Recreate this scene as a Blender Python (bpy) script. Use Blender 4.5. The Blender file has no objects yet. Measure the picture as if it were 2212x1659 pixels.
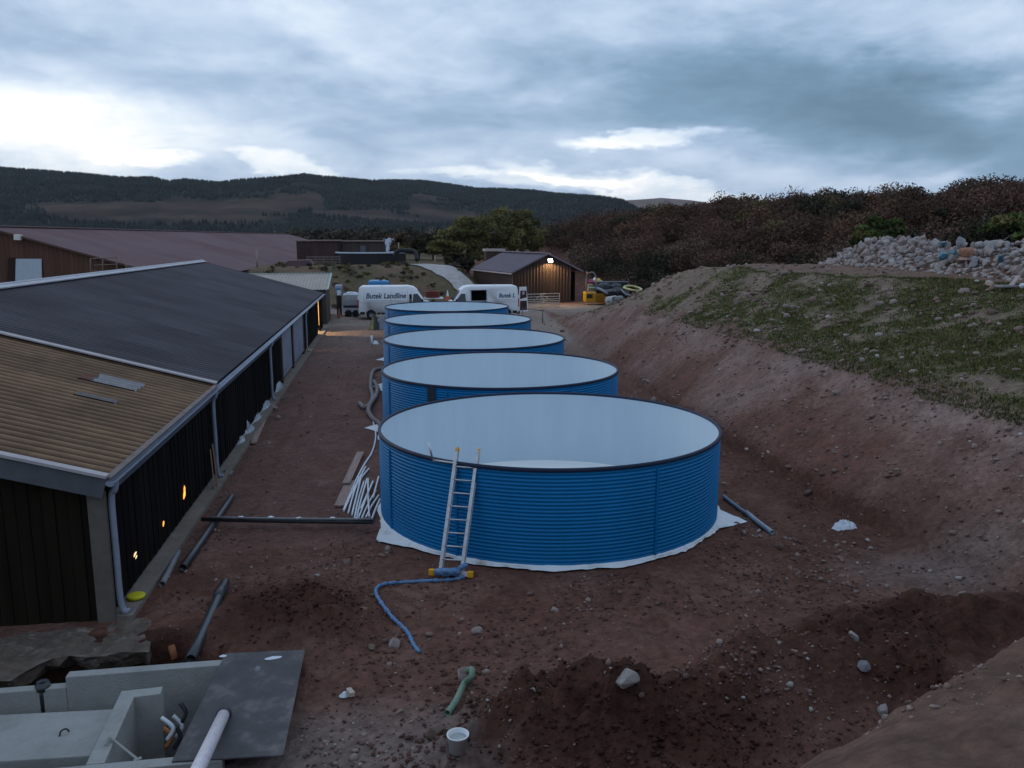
import bpy, bmesh, math, random
import numpy as np
from mathutils import Vector, Matrix, Euler
R_ = math.radians
rnd = random.Random(7)
rng = np.random.default_rng(7)
scene = bpy.context.scene
COL = scene.collection

# ------------------------------------------------------------------ camera
FPX, YAW, PITCH, CAMZ = 1790.0, .1461, .1745, 6.39      # focal length in pixels of a 2212 wide frame
cam = bpy.data.cameras.new('camera')
cam.sensor_width = 36.0
cam.lens = 36.0 * FPX / 2212.0
cam.clip_start, cam.clip_end = 0.1, 20000
camo = bpy.data.objects.new('camera', cam); COL.objects.link(camo)
camo.location = (0, 0, CAMZ)
camo.rotation_euler = (math.pi / 2 - PITCH, 0, -YAW)
scene.camera = camo

_cy, _sy = math.cos(YAW), math.sin(YAW)
_R = np.array([_cy, -_sy, 0]); _F = np.array([_sy * math.cos(PITCH), _cy * math.cos(PITCH), -math.sin(PITCH)]); _U = np.cross(_R, _F)
_C = np.array([0, 0, CAMZ])
def ray(px, py): return _F + _R * (px - 1106) / FPX - _U * (py - 829.5) / FPX
def at(px, py, z=0.0):
    d = ray(px, py); p = _C + d * (z - CAMZ) / d[2]; return float(p[0]), float(p[1]), float(p[2])
def aty(px, py, y):
    d = ray(px, py); p = _C + d * y / d[1]; return float(p[0]), float(p[1]), float(p[2])
def azel(px, py):
    d = ray(px, py); d = d / np.linalg.norm(d); return math.atan2(d[0], d[1]), math.asin(d[2])

# ------------------------------------------------------------------ view, world, sun
scene.view_settings.view_transform = 'Standard'
scene.view_settings.look = 'None'
scene.view_settings.exposure = 0.34
scene.view_settings.gamma = 1.0
scene.view_settings.use_curve_mapping = False

SUN_AZ, SUN_EL = R_(-48), R_(7)
world = bpy.data.worlds.new('World'); scene.world = world; world.use_nodes = True
nt = world.node_tree; nt.nodes.clear()
def N(t, **kw):
    n = nt.nodes.new(t)
    for k, v in kw.items(): setattr(n, k, v)
    return n
def L(a, b): nt.links.new(a, b)
def M(op, a, b=None, c=None):
    n = N('ShaderNodeMath', operation=op)
    for i, v in enumerate((a, b, c)):
        if v is None: continue
        if isinstance(v, (int, float)): n.inputs[i].default_value = v
        else: L(v, n.inputs[i])
    return n.outputs[0]
wout = N('ShaderNodeOutputWorld')
tc = N('ShaderNodeTexCoord')
sep = N('ShaderNodeSeparateXYZ'); L(tc.outputs['Generated'], sep.inputs[0])
dx, dy, dz = sep.outputs
az0 = M('ARCTAN2', dx, dy); el0 = M('ARCSINE', dz)
# cloud deck: directions projected on a flat layer
den = M('ADD', M('MAXIMUM', dz, 0.0), 0.19)
px_, py_ = M('DIVIDE', dx, den), M('DIVIDE', dy, den)
cmb = N('ShaderNodeCombineXYZ'); L(px_, cmb.inputs[0]); L(py_, cmb.inputs[1])
def noise(vec, scale, detail=5, rough=.55, off=0, dist=0.0):
    mp = N('ShaderNodeMapping'); mp.inputs['Location'].default_value = (off, off * .7, off * 1.3); L(vec, mp.inputs[0])
    n = N('ShaderNodeTexNoise'); L(mp.outputs[0], n.inputs['Vector'])
    n.inputs['Scale'].default_value = scale; n.inputs['Detail'].default_value = detail; n.inputs['Roughness'].default_value = rough
    n.inputs['Distortion'].default_value = dist
    return n.outputs[0]
n_big = noise(cmb.outputs[0], .95, 6, .55, 3.1, .4)
n_mid = noise(cmb.outputs[0], 2.6, 6, .6, 11.7, .6)
ae = N('ShaderNodeCombineXYZ'); L(az0, ae.inputs[0]); L(M('MULTIPLY', el0, 2.6), ae.inputs[1])
n_a = noise(ae.outputs[0], 7.0, 6, .6, 1.3)
n_b = noise(ae.outputs[0], 6.0, 6, .6, 21.3)
n_fine = noise(ae.outputs[0], 12.0, 7, .62, 5.3)
az = M('ADD', az0, M('MULTIPLY', M('SUBTRACT', n_a, .5), .26))
el = M('ADD', M('ADD', el0, M('MULTIPLY', M('SUBTRACT', n_b, .5), .07)), M('MULTIPLY', M('SUBTRACT', n_fine, .5), .028))
def blob(px, py, sx, sy, amp, rot=0.0, hard=False):
    """one brighter or darker bank of cloud, given as direction and angular size"""
    a, e = azel(px, py); c, s = math.cos(R_(rot)), math.sin(R_(rot))
    da, de = M('SUBTRACT', az, a), M('SUBTRACT', el, e)
    u = M('ADD', M('MULTIPLY', da, c * FPX / sx), M('MULTIPLY', de, s * FPX / sx))
    v = M('ADD', M('MULTIPLY', da, -s * FPX / sy), M('MULTIPLY', de, c * FPX / sy))
    r2 = M('ADD', M('MULTIPLY', u, u), M('MULTIPLY', v, v))
    if hard:
        mr = N('ShaderNodeMapRange', interpolation_type='SMOOTHSTEP'); L(r2, mr.inputs[0])
        mr.inputs[1].default_value = 1.9; mr.inputs[2].default_value = .25; mr.inputs[3].default_value = 0; mr.inputs[4].default_value = amp
        return mr.outputs[0]
    return M('MULTIPLY', M('EXPONENT', M('MULTIPLY', r2, -1.0)), amp)
BLOBS = [
    (-80, 250, 360, 62, .36, -6, False), (350, 262, 420, 42, .15, -4, False), (40, 185, 210, 60, .12, -16, False), (520, 330, 520, 55, .07, 0, False),
    (270, 335, 75, 16, .22, -6, True), (600, 352, 95, 17, .25, -8, True), (140, 380, 120, 40, .12, 0, False),
    (1370, 300, 170, 17, .34, 3, True), (1150, 390, 190, 17, .22, -2, True), (1330, 396, 260, 20, .30, -8, True), (950, 378, 100, 12, .16, 0, True),
    (1480, 345, 330, 35, .12, -6, False), (480, 60, 420, 90, .10, 0, False), (680, 40, 200, 40, .10, -30, False), (2180, 60, 260, 120, .10, 0, False),
    (1120, 60, 300, 90, .07, 0, False), (1880, 235, 430, 85, -.43, -12, False), (1480, 195, 480, 60, -.09, -6, False), (2060, 300, 250, 70, -.10, -20, False),
    (1200, 255, 420, 40, -.13, -2, False), (900, 310, 330, 26, -.07, -4, False), (150, 110, 330, 40, -.05, -14, False),
    (2000, 390, 260, 40, .06, 0, False), (2120, 335, 110, 25, .12, 25, False), (1800, 120, 420, 60, -.06, -10, False),
]
B = None
for b in BLOBS:
    o = blob(*b); B = o if B is None else M('ADD', B, o)
base = M('ADD', M('MULTIPLY', M('SUBTRACT', n_big, .5), .34), M('MULTIPLY', M('SUBTRACT', n_mid, .5), .34))
base = M('ADD', base, M('MULTIPLY', M('SUBTRACT', n_fine, .5), .27))
val = M('ADD', M('ADD', base, B), .512)
ramp = N('ShaderNodeValToRGB'); L(val, ramp.inputs[0])
cr = ramp.color_ramp
STOPS = [(0.0, (.11, .19, .28)), (.28, (.19, .31, .44)), (.46, (.34, .46, .63)), (.62, (.54, .65, .80)), (.78, (.74, .82, .90)), (.92, (1.0, 1.0, 1.02)), (1.0, (1.2, 1.19, 1.18))]
cr.elements[0].position, cr.elements[0].color = STOPS[0][0], STOPS[0][1] + (1,)
cr.elements[1].position, cr.elements[1].color = STOPS[-1][0], STOPS[-1][1] + (1,)
for p, c in STOPS[1:-1]:
    e = cr.elements.new(p); e.color = c + (1,)
sky = N('ShaderNodeTexSky', sky_type='NISHITA'); sky.sun_disc = False
sky.sun_elevation = SUN_EL; sky.sun_rotation = SUN_AZ
bg1 = N('ShaderNodeBackground'); L(sky.outputs[0], bg1.inputs[0]); bg1.inputs[1].default_value = 0.05
bg2 = N('ShaderNodeBackground'); L(ramp.outputs[0], bg2.inputs[0]); bg2.inputs[1].default_value = 1.0
mixw = N('ShaderNodeMixShader'); mixw.inputs[0].default_value = .93; L(bg1.outputs[0], mixw.inputs[1]); L(bg2.outputs[0], mixw.inputs[2])
L(mixw.outputs[0], wout.inputs[0])

sl = bpy.data.lights.new('sun', 'SUN'); sl.energy = 0.5; sl.angle = R_(35); sl.color = (1.0, .93, .86)
so = bpy.data.objects.new('sun', sl); COL.objects.link(so)
so.rotation_euler = (math.pi / 2 - R_(16), 0, math.pi - SUN_AZ)
so.location = (-30, 30, 40)

# ------------------------------------------------------------------ materials
MATS = {}
def mat(name, col, rough=.8, var=.18, scale=5.0, bump=0.0, bscale=40.0, metal=0.0, spec=.3, emit=None, estr=1.0, attr=False, stain=None, streak=None, coat=0.0, bstreak=None, splash=None):
    if name in MATS: return MATS[name]
    m = bpy.data.materials.new(name); m.use_nodes = True; MATS[name] = m
    t = m.node_tree; p = t.nodes['Principled BSDF']
    p.inputs['Roughness'].default_value = rough; p.inputs['Metallic'].default_value = metal
    p.inputs['Specular IOR Level'].default_value = spec
    if coat: p.inputs['Coat Weight'].default_value = coat
    def n(tp): return t.nodes.new(tp)
    tcn = n('ShaderNodeTexCoord')
    mp = n('ShaderNodeMapping'); t.links.new(tcn.outputs['Object'], mp.inputs[0])
    if streak: mp.inputs['Scale'].default_value = streak
    nz = n('ShaderNodeTexNoise'); nz.inputs['Scale'].default_value = scale; nz.inputs['Detail'].default_value = 7; nz.inputs['Roughness'].default_value = .62
    t.links.new(mp.outputs[0], nz.inputs['Vector'])
    mr = n('ShaderNodeMapRange'); t.links.new(nz.outputs[0], mr.inputs[0])
    mr.inputs[1].default_value = .25; mr.inputs[2].default_value = .75; mr.inputs[3].default_value = 1 - var; mr.inputs[4].default_value = 1 + var
    mul = n('ShaderNodeMix'); mul.data_type = 'RGBA'; mul.blend_type = 'MULTIPLY'; mul.inputs[0].default_value = 1.0
    if attr:
        at_ = n('ShaderNodeAttribute'); at_.attribute_name = 'col'; t.links.new(at_.outputs['Color'], mul.inputs[6])
    else: mul.inputs[6].default_value = tuple(col) + (1,)
    t.links.new(mr.outputs[0], mul.inputs[7])
    outc = mul.outputs[2]
    if stain:
        sc, c2, lo, hi = stain
        n2 = n('ShaderNodeTexNoise'); n2.inputs['Scale'].default_value = sc; n2.inputs['Detail'].default_value = 8; n2.inputs['Roughness'].default_value = .65
        t.links.new(tcn.outputs['Object'], n2.inputs['Vector'])
        m2 = n('ShaderNodeMapRange'); t.links.new(n2.outputs[0], m2.inputs[0]); m2.inputs[1].default_value = lo; m2.inputs[2].default_value = hi
        mx = n('ShaderNodeMix'); mx.data_type = 'RGBA'; t.links.new(m2.outputs[0], mx.inputs[0]); t.links.new(outc, mx.inputs[6]); mx.inputs[7].default_value = tuple(c2) + (1,)
        outc = mx.outputs[2]
    if splash:                                                     # mud thrown up against the foot of a wall
        c3, zt = splash; sz = n('ShaderNodeSeparateXYZ'); t.links.new(tcn.outputs['Object'], sz.inputs[0])
        n3 = n('ShaderNodeTexNoise'); n3.inputs['Scale'].default_value = 5.0; n3.inputs['Detail'].default_value = 8; n3.inputs['Roughness'].default_value = .7; t.links.new(tcn.outputs['Object'], n3.inputs['Vector'])
        ad = n('ShaderNodeMath'); ad.operation = 'MULTIPLY_ADD'; t.links.new(sz.outputs[2], ad.inputs[0]); ad.inputs[1].default_value = -1.0 / zt; t.links.new(n3.outputs[0], ad.inputs[2])
        m3 = n('ShaderNodeMapRange'); t.links.new(ad.outputs[0], m3.inputs[0]); m3.inputs[1].default_value = .22; m3.inputs[2].default_value = .62; m3.inputs[3].default_value = 0; m3.inputs[4].default_value = .6
        mx3 = n('ShaderNodeMix'); mx3.data_type = 'RGBA'; t.links.new(m3.outputs[0], mx3.inputs[0]); t.links.new(outc, mx3.inputs[6]); mx3.inputs[7].default_value = tuple(c3) + (1,); outc = mx3.outputs[2]
    t.links.new(outc, p.inputs['Base Color'])
    if bump:
        nb = n('ShaderNodeTexNoise'); nb.inputs['Scale'].default_value = bscale; nb.inputs['Detail'].default_value = 6
        if bstreak:
            mpb = n('ShaderNodeMapping'); mpb.inputs['Scale'].default_value = bstreak; t.links.new(tcn.outputs['Object'], mpb.inputs[0]); t.links.new(mpb.outputs[0], nb.inputs['Vector'])
        else: t.links.new(tcn.outputs['Object'], nb.inputs['Vector'])
        bp = n('ShaderNodeBump'); bp.inputs['Strength'].default_value = bump; bp.inputs['Distance'].default_value = .05
        t.links.new(nb.outputs[0], bp.inputs['Height']); t.links.new(bp.outputs[0], p.inputs['Normal'])
    if emit:
        p.inputs['Emission Color'].default_value = tuple(emit) + (1,); p.inputs['Emission Strength'].default_value = estr
    return m

# ------------------------------------------------------------------ object helpers
def tag(o, label=None, cat=None, group=None, kind=None):
    for k, v in (('label', label), ('category', cat), ('group', group), ('kind', kind)):
        if v: o[k] = v
    return o
def thing(name, label, cat, loc=(0, 0, 0), rz=0.0, group=None):
    o = bpy.data.objects.new(name, None); COL.objects.link(o); o.empty_display_size = .2
    o.location = loc; o.rotation_euler = (0, 0, rz)
    return tag(o, label, cat, group)
def wloc(o):
    v = Vector((0, 0, 0))
    while o is not None:
        v = v + o.location; o = o.parent
    return v
def link_mesh(name, me, mats, parent=None):
    o = bpy.data.objects.new(name, me); COL.objects.link(o)
    for m in (mats if isinstance(mats, (list, tuple)) else [mats]): me.materials.append(m)
    if parent is not None: o.parent = parent
    return o
def np_mesh(name, V, F, mats, parent=None, midx=None, smooth=False, col=None):
    """V (n,3), F (m,k) all the same k"""
    V = np.asarray(V, dtype=np.float32); F = np.asarray(F, dtype=np.int32); k = F.shape[1]
    me = bpy.data.meshes.new(name)
    me.vertices.add(len(V)); me.vertices.foreach_set('co', V.ravel())
    me.loops.add(F.size); me.loops.foreach_set('vertex_index', F.ravel())
    me.polygons.add(len(F)); me.polygons.foreach_set('loop_start', np.arange(0, F.size, k, dtype=np.int32))
    me.polygons.foreach_set('loop_total', np.full(len(F), k, dtype=np.int32))
    if midx is not None: me.polygons.foreach_set('material_index', np.asarray(midx, dtype=np.int32))
    if smooth: me.polygons.foreach_set('use_smooth', np.ones(len(F), dtype=bool))
    if col is not None:
        a = me.color_attributes.new('col', 'FLOAT_COLOR', 'POINT')
        a.data.foreach_set('color', np.concatenate([col, np.ones((len(col), 1))], 1).astype(np.float32).ravel())
    me.update(calc_edges=True); me.validate()
    return link_mesh(name, me, mats, parent)
class MB:
    """collects shapes in world or local coordinates, builds one mesh"""
    def __init__(s): s.v = []; s.f = []; s.mi = []; s.sm = []
    def add(s, vs, fs, mi=0, sm=False):
        b = len(s.v); s.v += [tuple(float(c) for c in v) for v in vs]
        for f in fs: s.f.append([b + i for i in f]); s.mi.append(mi); s.sm.append(sm)
        return s
    def box(s, lo, hi, mi=0):
        x0, y0, z0 = lo; x1, y1, z1 = hi
        return s.hexa([(x0, y0, z0), (x1, y0, z0), (x1, y1, z0), (x0, y1, z0), (x0, y0, z1), (x1, y0, z1), (x1, y1, z1), (x0, y1, z1)], mi)
    def hexa(s, v, mi=0):
        return s.add(v, [(0, 3, 2, 1), (4, 5, 6, 7), (0, 1, 5, 4), (1, 2, 6, 5), (2, 3, 7, 6), (3, 0, 4, 7)], mi)
    def obox(s, c, size, rot=(0, 0, 0), mi=0):
        m = Euler(rot).to_matrix(); hx, hy, hz = [q / 2 for q in size]
        v = [Vector(c) + m @ Vector(q) for q in [(-hx, -hy, -hz), (hx, -hy, -hz), (hx, hy, -hz), (-hx, hy, -hz), (-hx, -hy, hz), (hx, -hy, hz), (hx, hy, hz), (-hx, hy, hz)]]
        return s.hexa(v, mi)
    def beam(s, a, b, w, h, up=(0, 0, 1), mi=0):
        a, b = Vector(a), Vector(b); d = (b - a).normalized(); r = d.cross(Vector(up))
        if r.length < 1e-4: r = d.cross(Vector((1, 0, 0)))
        r.normalize(); u = r.cross(d)
        q = lambda p, i, j: p + r * (i * w / 2) + u * (j * h / 2)
        return s.hexa([q(a, -1, -1), q(a, 1, -1), q(b, 1, -1), q(b, -1, -1), q(a, -1, 1), q(a, 1, 1), q(b, 1, 1), q(b, -1, 1)], mi)
    def tube(s, pts, r, n=10, mi=0, caps=True, hollow=0.0):
        P = [Vector(p) for p in pts]; rs = r if isinstance(r, (list, tuple)) else [r] * len(P)
        vs, prev = [], None
        for i, p in enumerate(P):
            d = (P[min(i + 1, len(P) - 1)] - P[max(i - 1, 0)]).normalized()
            if prev is None:
                a = d.cross(Vector((0, 0, 1)))
                if a.length < 1e-3: a = d.cross(Vector((1, 0, 0)))
                a.normalize()
            else:
                a = prev - d * prev.dot(d); a.normalize()
            prev = a; b = d.cross(a)
            for k in range(n):
                t = 2 * math.pi * k / n; vs.append(p + (a * math.cos(t) + b * math.sin(t)) * rs[i])
        m = len(P); fs = [(i * n + k, i * n + (k + 1) % n, (i + 1) * n + (k + 1) % n, (i + 1) * n + k) for i in range(m - 1) for k in range(n)]
        if caps and not hollow: fs += [tuple(reversed(range(n))), tuple(range((m - 1) * n, m * n))]
        if hollow:
            b0 = len(vs)
            for e, i in ((0, 0), (1, m - 1)):
                d = (P[1] - P[0]).normalized() if e == 0 else (P[-2] - P[-1]).normalized()
                ring = vs[i * n:(i + 1) * n]; c = P[i]
                inn = [c + (q - c) * (1 - hollow) for q in ring]; dep = [q + d * rs[i] * 3 for q in inn]
                o = len(vs); vs += inn + dep
                for k in range(n):
                    k2 = (k + 1) % n
                    fs.append((i * n + k, o + k, o + k2, i * n + k2)); fs.append((o + k, o + n + k, o + n + k2, o + k2))
                fs.append(tuple(o + n + k for k in range(n)))
        return s.add(vs, fs, mi, True)
    def lathe(s, prof, n=24, c=(0, 0, 0), mi=0, sm=True):
        vs = [(c[0] + r * math.cos(2 * math.pi * k / n), c[1] + r * math.sin(2 * math.pi * k / n), c[2] + z) for r, z in prof for k in range(n)]
        fs = [(i * n + k, i * n + (k + 1) % n, (i + 1) * n + (k + 1) % n, (i + 1) * n + k) for i in range(len(prof) - 1) for k in range(n)]
        return s.add(vs, fs, mi, sm)
    def prism(s, poly, h0, h1, axis='y', mi=0):
        """poly: 2D list; extruded along axis between h0 and h1 ('y': poly is x,z; 'z': poly is x,y; 'x': poly is y,z)"""
        f = {'y': lambda p, h: (p[0], h, p[1]), 'z': lambda p, h: (p[0], p[1], h), 'x': lambda p, h: (h, p[0], p[1])}[axis]
        n = len(poly); vs = [f(p, h0) for p in poly] + [f(p, h1) for p in poly]
        return s.add(vs, [tuple(range(n)), tuple(reversed(range(n, 2 * n)))] + [(i, (i + 1) % n + 0, n + (i + 1) % n, n + i)[::-1] for i in range(n)], mi)
    def build(s, name, mats, parent=None, local=False, bevel=0.0, origin=None, xf=None):
        me = bpy.data.meshes.new(name)
        V = [Vector(v) for v in s.v]
        if xf is not None: V = [xf @ v for v in V]
        off = Vector((0, 0, 0))
        if not local:
            if parent is not None: off = wloc(parent)
            elif origin is not None: off = Vector(origin)
            else:
                off = Vector((sum(v.x for v in V) / len(V), sum(v.y for v in V) / len(V), min(v.z for v in V)))
        me.from_pydata([v - off for v in V], [], s.f)
        for p, mi, sm in zip(me.polygons, s.mi, s.sm): p.material_index = mi; p.use_smooth = sm
        bm = bmesh.new(); bm.from_mesh(me)
        bmesh.ops.recalc_face_normals(bm, faces=bm.faces)
        if bevel:
            es = [e for e in bm.edges if len(e.link_faces) == 2 and e.calc_face_angle(0) > .6]
            bmesh.ops.bevel(bm, geom=es, offset=bevel, segments=2, profile=.6, affect='EDGES')
        bm.to_mesh(me); bm.free(); me.update()
        o = link_mesh(name, me, mats, parent)
        if parent is None: o.location = off
        return o
def dup(root, loc=None, rz=None):
    """a copy of a thing with copies of its parts and sub-parts"""
    c = root.copy(); COL.objects.link(c)
    for ch in list(root.children):
        k = ch.copy(); COL.objects.link(k); k.parent = c
        for g in list(ch.children):
            q = g.copy(); COL.objects.link(q); q.parent = k
    if loc is not None: c.location = loc
    if rz is not None: c.rotation_euler = (0, 0, rz)
    return c

def hose_pts(pts, n=10):
    """smooth path through the points"""
    P = [Vector(p) for p in pts]; out = []
    for i in range(len(P) - 1):
        p0, p1, p2, p3 = P[max(i - 1, 0)], P[i], P[i + 1], P[min(i + 2, len(P) - 1)]
        for k in range(n):
            t = k / n; out.append(.5 * ((2 * p1) + (p2 - p0) * t + (2 * p0 - 5 * p1 + 4 * p2 - p3) * t * t + (3 * p1 - p0 - 3 * p2 + p3) * t ** 3))
    return out + [P[-1]]

# ------------------------------------------------------------------ numpy noise
_tab = rng.random((256, 256))
def vnoise(x, y):
    xi, yi = np.floor(x).astype(int), np.floor(y).astype(int); fx, fy = x - xi, y - yi
    fx, fy = fx * fx * (3 - 2 * fx), fy * fy * (3 - 2 * fy)
    g = lambda i, j: _tab[(xi + i) & 255, (yi + j) & 255]
    return (g(0, 0) * (1 - fx) + g(1, 0) * fx) * (1 - fy) + (g(0, 1) * (1 - fx) + g(1, 1) * fx) * fy
def fbm(x, y, o=4, rough=.5):
    s, a, t = 0, 1.0, 0
    for k in range(o):
        s = s + a * vnoise(x * 2 ** k + 17.3 * k, y * 2 ** k + 9.1 * k); t += a; a *= rough
    return s / t - .5
def sst(a, b, x):
    t = np.clip((x - a) / (b - a), 0, 1); return t * t * (3 - 2 * t)

# ------------------------------------------------------------------ terrain
HEAP_Y = np.array([18., 22, 26, 30, 34, 38, 42, 44.5, 46.5]); HEAP_X = np.array([25.4, 25.2, 24.9, 24.7, 24.6, 25.2, 26.2, 26.8, 27.3])
HEAP_H = np.array([.95, 1.0, 1.12, 1.15, 1.1, 1.32, 1.35, .65, .05]); HEAP_W = 2.3
MOUNDS = [  # x, y, rx, ry, h, angle, colour weight of fresh dark soil
    (2.3, 9.7, 1.55, 1.0, .66, 8, 1.0), (3.6, 9.1, 1.3, .8, .32, 25, .8), (-1.75, 13.5, 1.25, 1.15, .45, 0, .9),
    (8.0, 11.4, 2.6, .9, .52, 14, 1.0), (6.0, 10.5, 1.0, .7, .52, 10, .3), (4.75, 10.2, .8, .8, .45, 0, .1), (7.2, 10.0, .8, .5, .4, 30, .7), (10.4, 11.7, 1.8, .7, .12, 12, 1.0)]
def foot(y): return np.interp(y, [0, 9, 12.6, 17, 24, 45, 61, 80], [12.2, 11.9, 11.2, 10.55, 10.3, 11.0, 12.2, 14.0])
def toe2(y): return np.interp(y, [0, 24, 41, 60], [21.2, 20.9, 17.2, 17.6])
def Hf(x, y, fine=True):
    x = np.asarray(x, float); y = np.asarray(y, float)
    xf, xs = foot(y), toe2(y); xm = np.maximum(14.0 + .35 * fbm(y * .25, x * 0 + 4.2, 3), xf + 1.0)
    zl = 2.66 * np.clip((x - xf) / (xm - xf), 0, 1) ** .92 + 2.14 * np.clip((x - xm) / (xs - xm), 0, 1)
    zl = zl + .12 * sst(0, 3, x - xs) + (.10 + .22 * sst(13.5, 15, x)) * fbm(x * .5, y * .5, 4) * sst(0, 1.2, x - xf)
    g = 1 - sst(43, 70, y) * .97
    g = g * (1 - sst(66, 76, y))
    z = zl * g
    # scrub hill on the right
    u = x - (53 - (y - 70) * .31)
    hill = 9.3 * sst(-31, 2, u) * sst(34, 62, y) * (1 - sst(150, 230, y)) * (1 - .3 * sst(105, 150, y))
    z = np.maximum(z, hill) + .25 * np.minimum(z, hill)
    # bank behind the vans with a plateau for the timber building
    bk = 3.35 * sst(72.5, 93, y + 1.6 * fbm(x * .2, y * .2, 3) + np.where(x < -8, (x + 8) * -.3, 0)) * (1 - sst(6.5, 12.5, x - .04 * (y - 90))) * (1 - sst(150, 300, y)) * sst(-70, -30, x)
    z = np.maximum(z, bk)
    z = z - 6.0 * sst(160, 420, y) - 3 * sst(60, 300, -x) * (1 - sst(160, 420, y))
    # bank on which the camera stands
    s = (x - 1.8) * -.447 + (y - 3.5) * .894
    cb = 3.86 + np.clip(-s, 0, 4) * .25 - 1.7 * np.log1p(np.exp(np.clip(s * 6, -30, 30))) / 6 - 1.7 * np.clip(s - 5, 0, 99) + .12 * fbm(x * 1.3, y * 1.3, 4)
    cb = np.maximum(cb, 0) * (1 - sst(20, 40, -y))
    z = np.maximum(z, cb)
    for mx, my, rx, ry, h, an, w in MOUNDS:
        c, s_ = math.cos(R_(an)), math.sin(R_(an)); a, b = (x - mx) * c + (y - my) * s_, -(x - mx) * s_ + (y - my) * c
        q = np.exp(-((a / rx) ** 2 + (b / ry) ** 2) ** 1.25)
        z = z + h * q * (1 + 1.5 * fbm(x * 1.7 + mx, y * 1.7, 4) + .9 * fbm(x * 4.6 + mx, y * 4.6, 3))
    # soil cut at the foot of the slope beside the tanks
    z = z + (.22 * sst(-.02, .16, x - foot(y) - .05 * np.sin(y * 2.3)) * (1 - sst(.2, 2.5, x - foot(y)))) * sst(14.5, 17, y) * (1 - sst(26, 34, y))
    rut = lambda c, w: np.exp(-((x - c - .25 * np.sin(y * .17) - .06 * np.sin(y * .9)) / w) ** 2)
    z = z - (.055 * (rut(-3.35, .17) + rut(-1.75, .17)) - .03 * (rut(-3.05, .12) + rut(-2.05, .12))) * sst(15, 18, y) * (1 - sst(50, 60, y)) * (.6 + fbm(x * 0 + y * 1.4, y * .3, 3) * 1.2)
    # heap core under the rocks
    hx, hh = np.interp(y, HEAP_Y, HEAP_X), np.interp(y, HEAP_Y, HEAP_H, left=1.2, right=0)
    z = z + .78 * hh * np.clip(1 - ((x - hx) / HEAP_W) ** 2, 0, 1) * (y > 14)
    # trench round the concrete chamber, ground beneath it
    pit = sst(-3.1, -3.6, x) * sst(12.2, 12.5, y) * (1 - sst(12.75, 13.1, y + .12 * np.sin(x * 4))) * sst(-14, -11, x)
    und = (1 - sst(-2.85, -2.65, x)) * (1 - sst(12.3, 12.5, y)) * sst(6.5, 7, y) * sst(-14, -11, x)
    z = z - 1.1 * np.maximum(pit, 0) - 1.6 * und
    if fine:
        near = (1 - sst(60, 110, np.hypot(x, y)))
        w = 1 - .75 * sst(0, 1, (x > -4.4) * (x < 0) * (y > 15) * (y < 62))
        z = z + near * w * (.18 * fbm(x * .8, y * .8, 4) + .09 * fbm(x * 3.1, y * 3.1, 3)) + (1 - sst(20, 30, np.hypot(x, y))) * w * .10 * fbm(x * 7.3, y * 7.3, 2)
        # pads cut level for the tanks and shed
    for k in range(5):
        d = np.hypot(x - 3.67, y - 18.985 - 8.75 * k); z = z * sst(4.0, 4.9, d) + -.02 * (1 - sst(4.0, 4.9, d))
    inshed = (x < -4.35) * (y > 13.7) * (y < 63) * (x > -22); z = np.where(inshed, -.02, z)
    return z
def hz(x, y): return float(Hf(np.array([x]), np.array([y]))[0])

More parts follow.
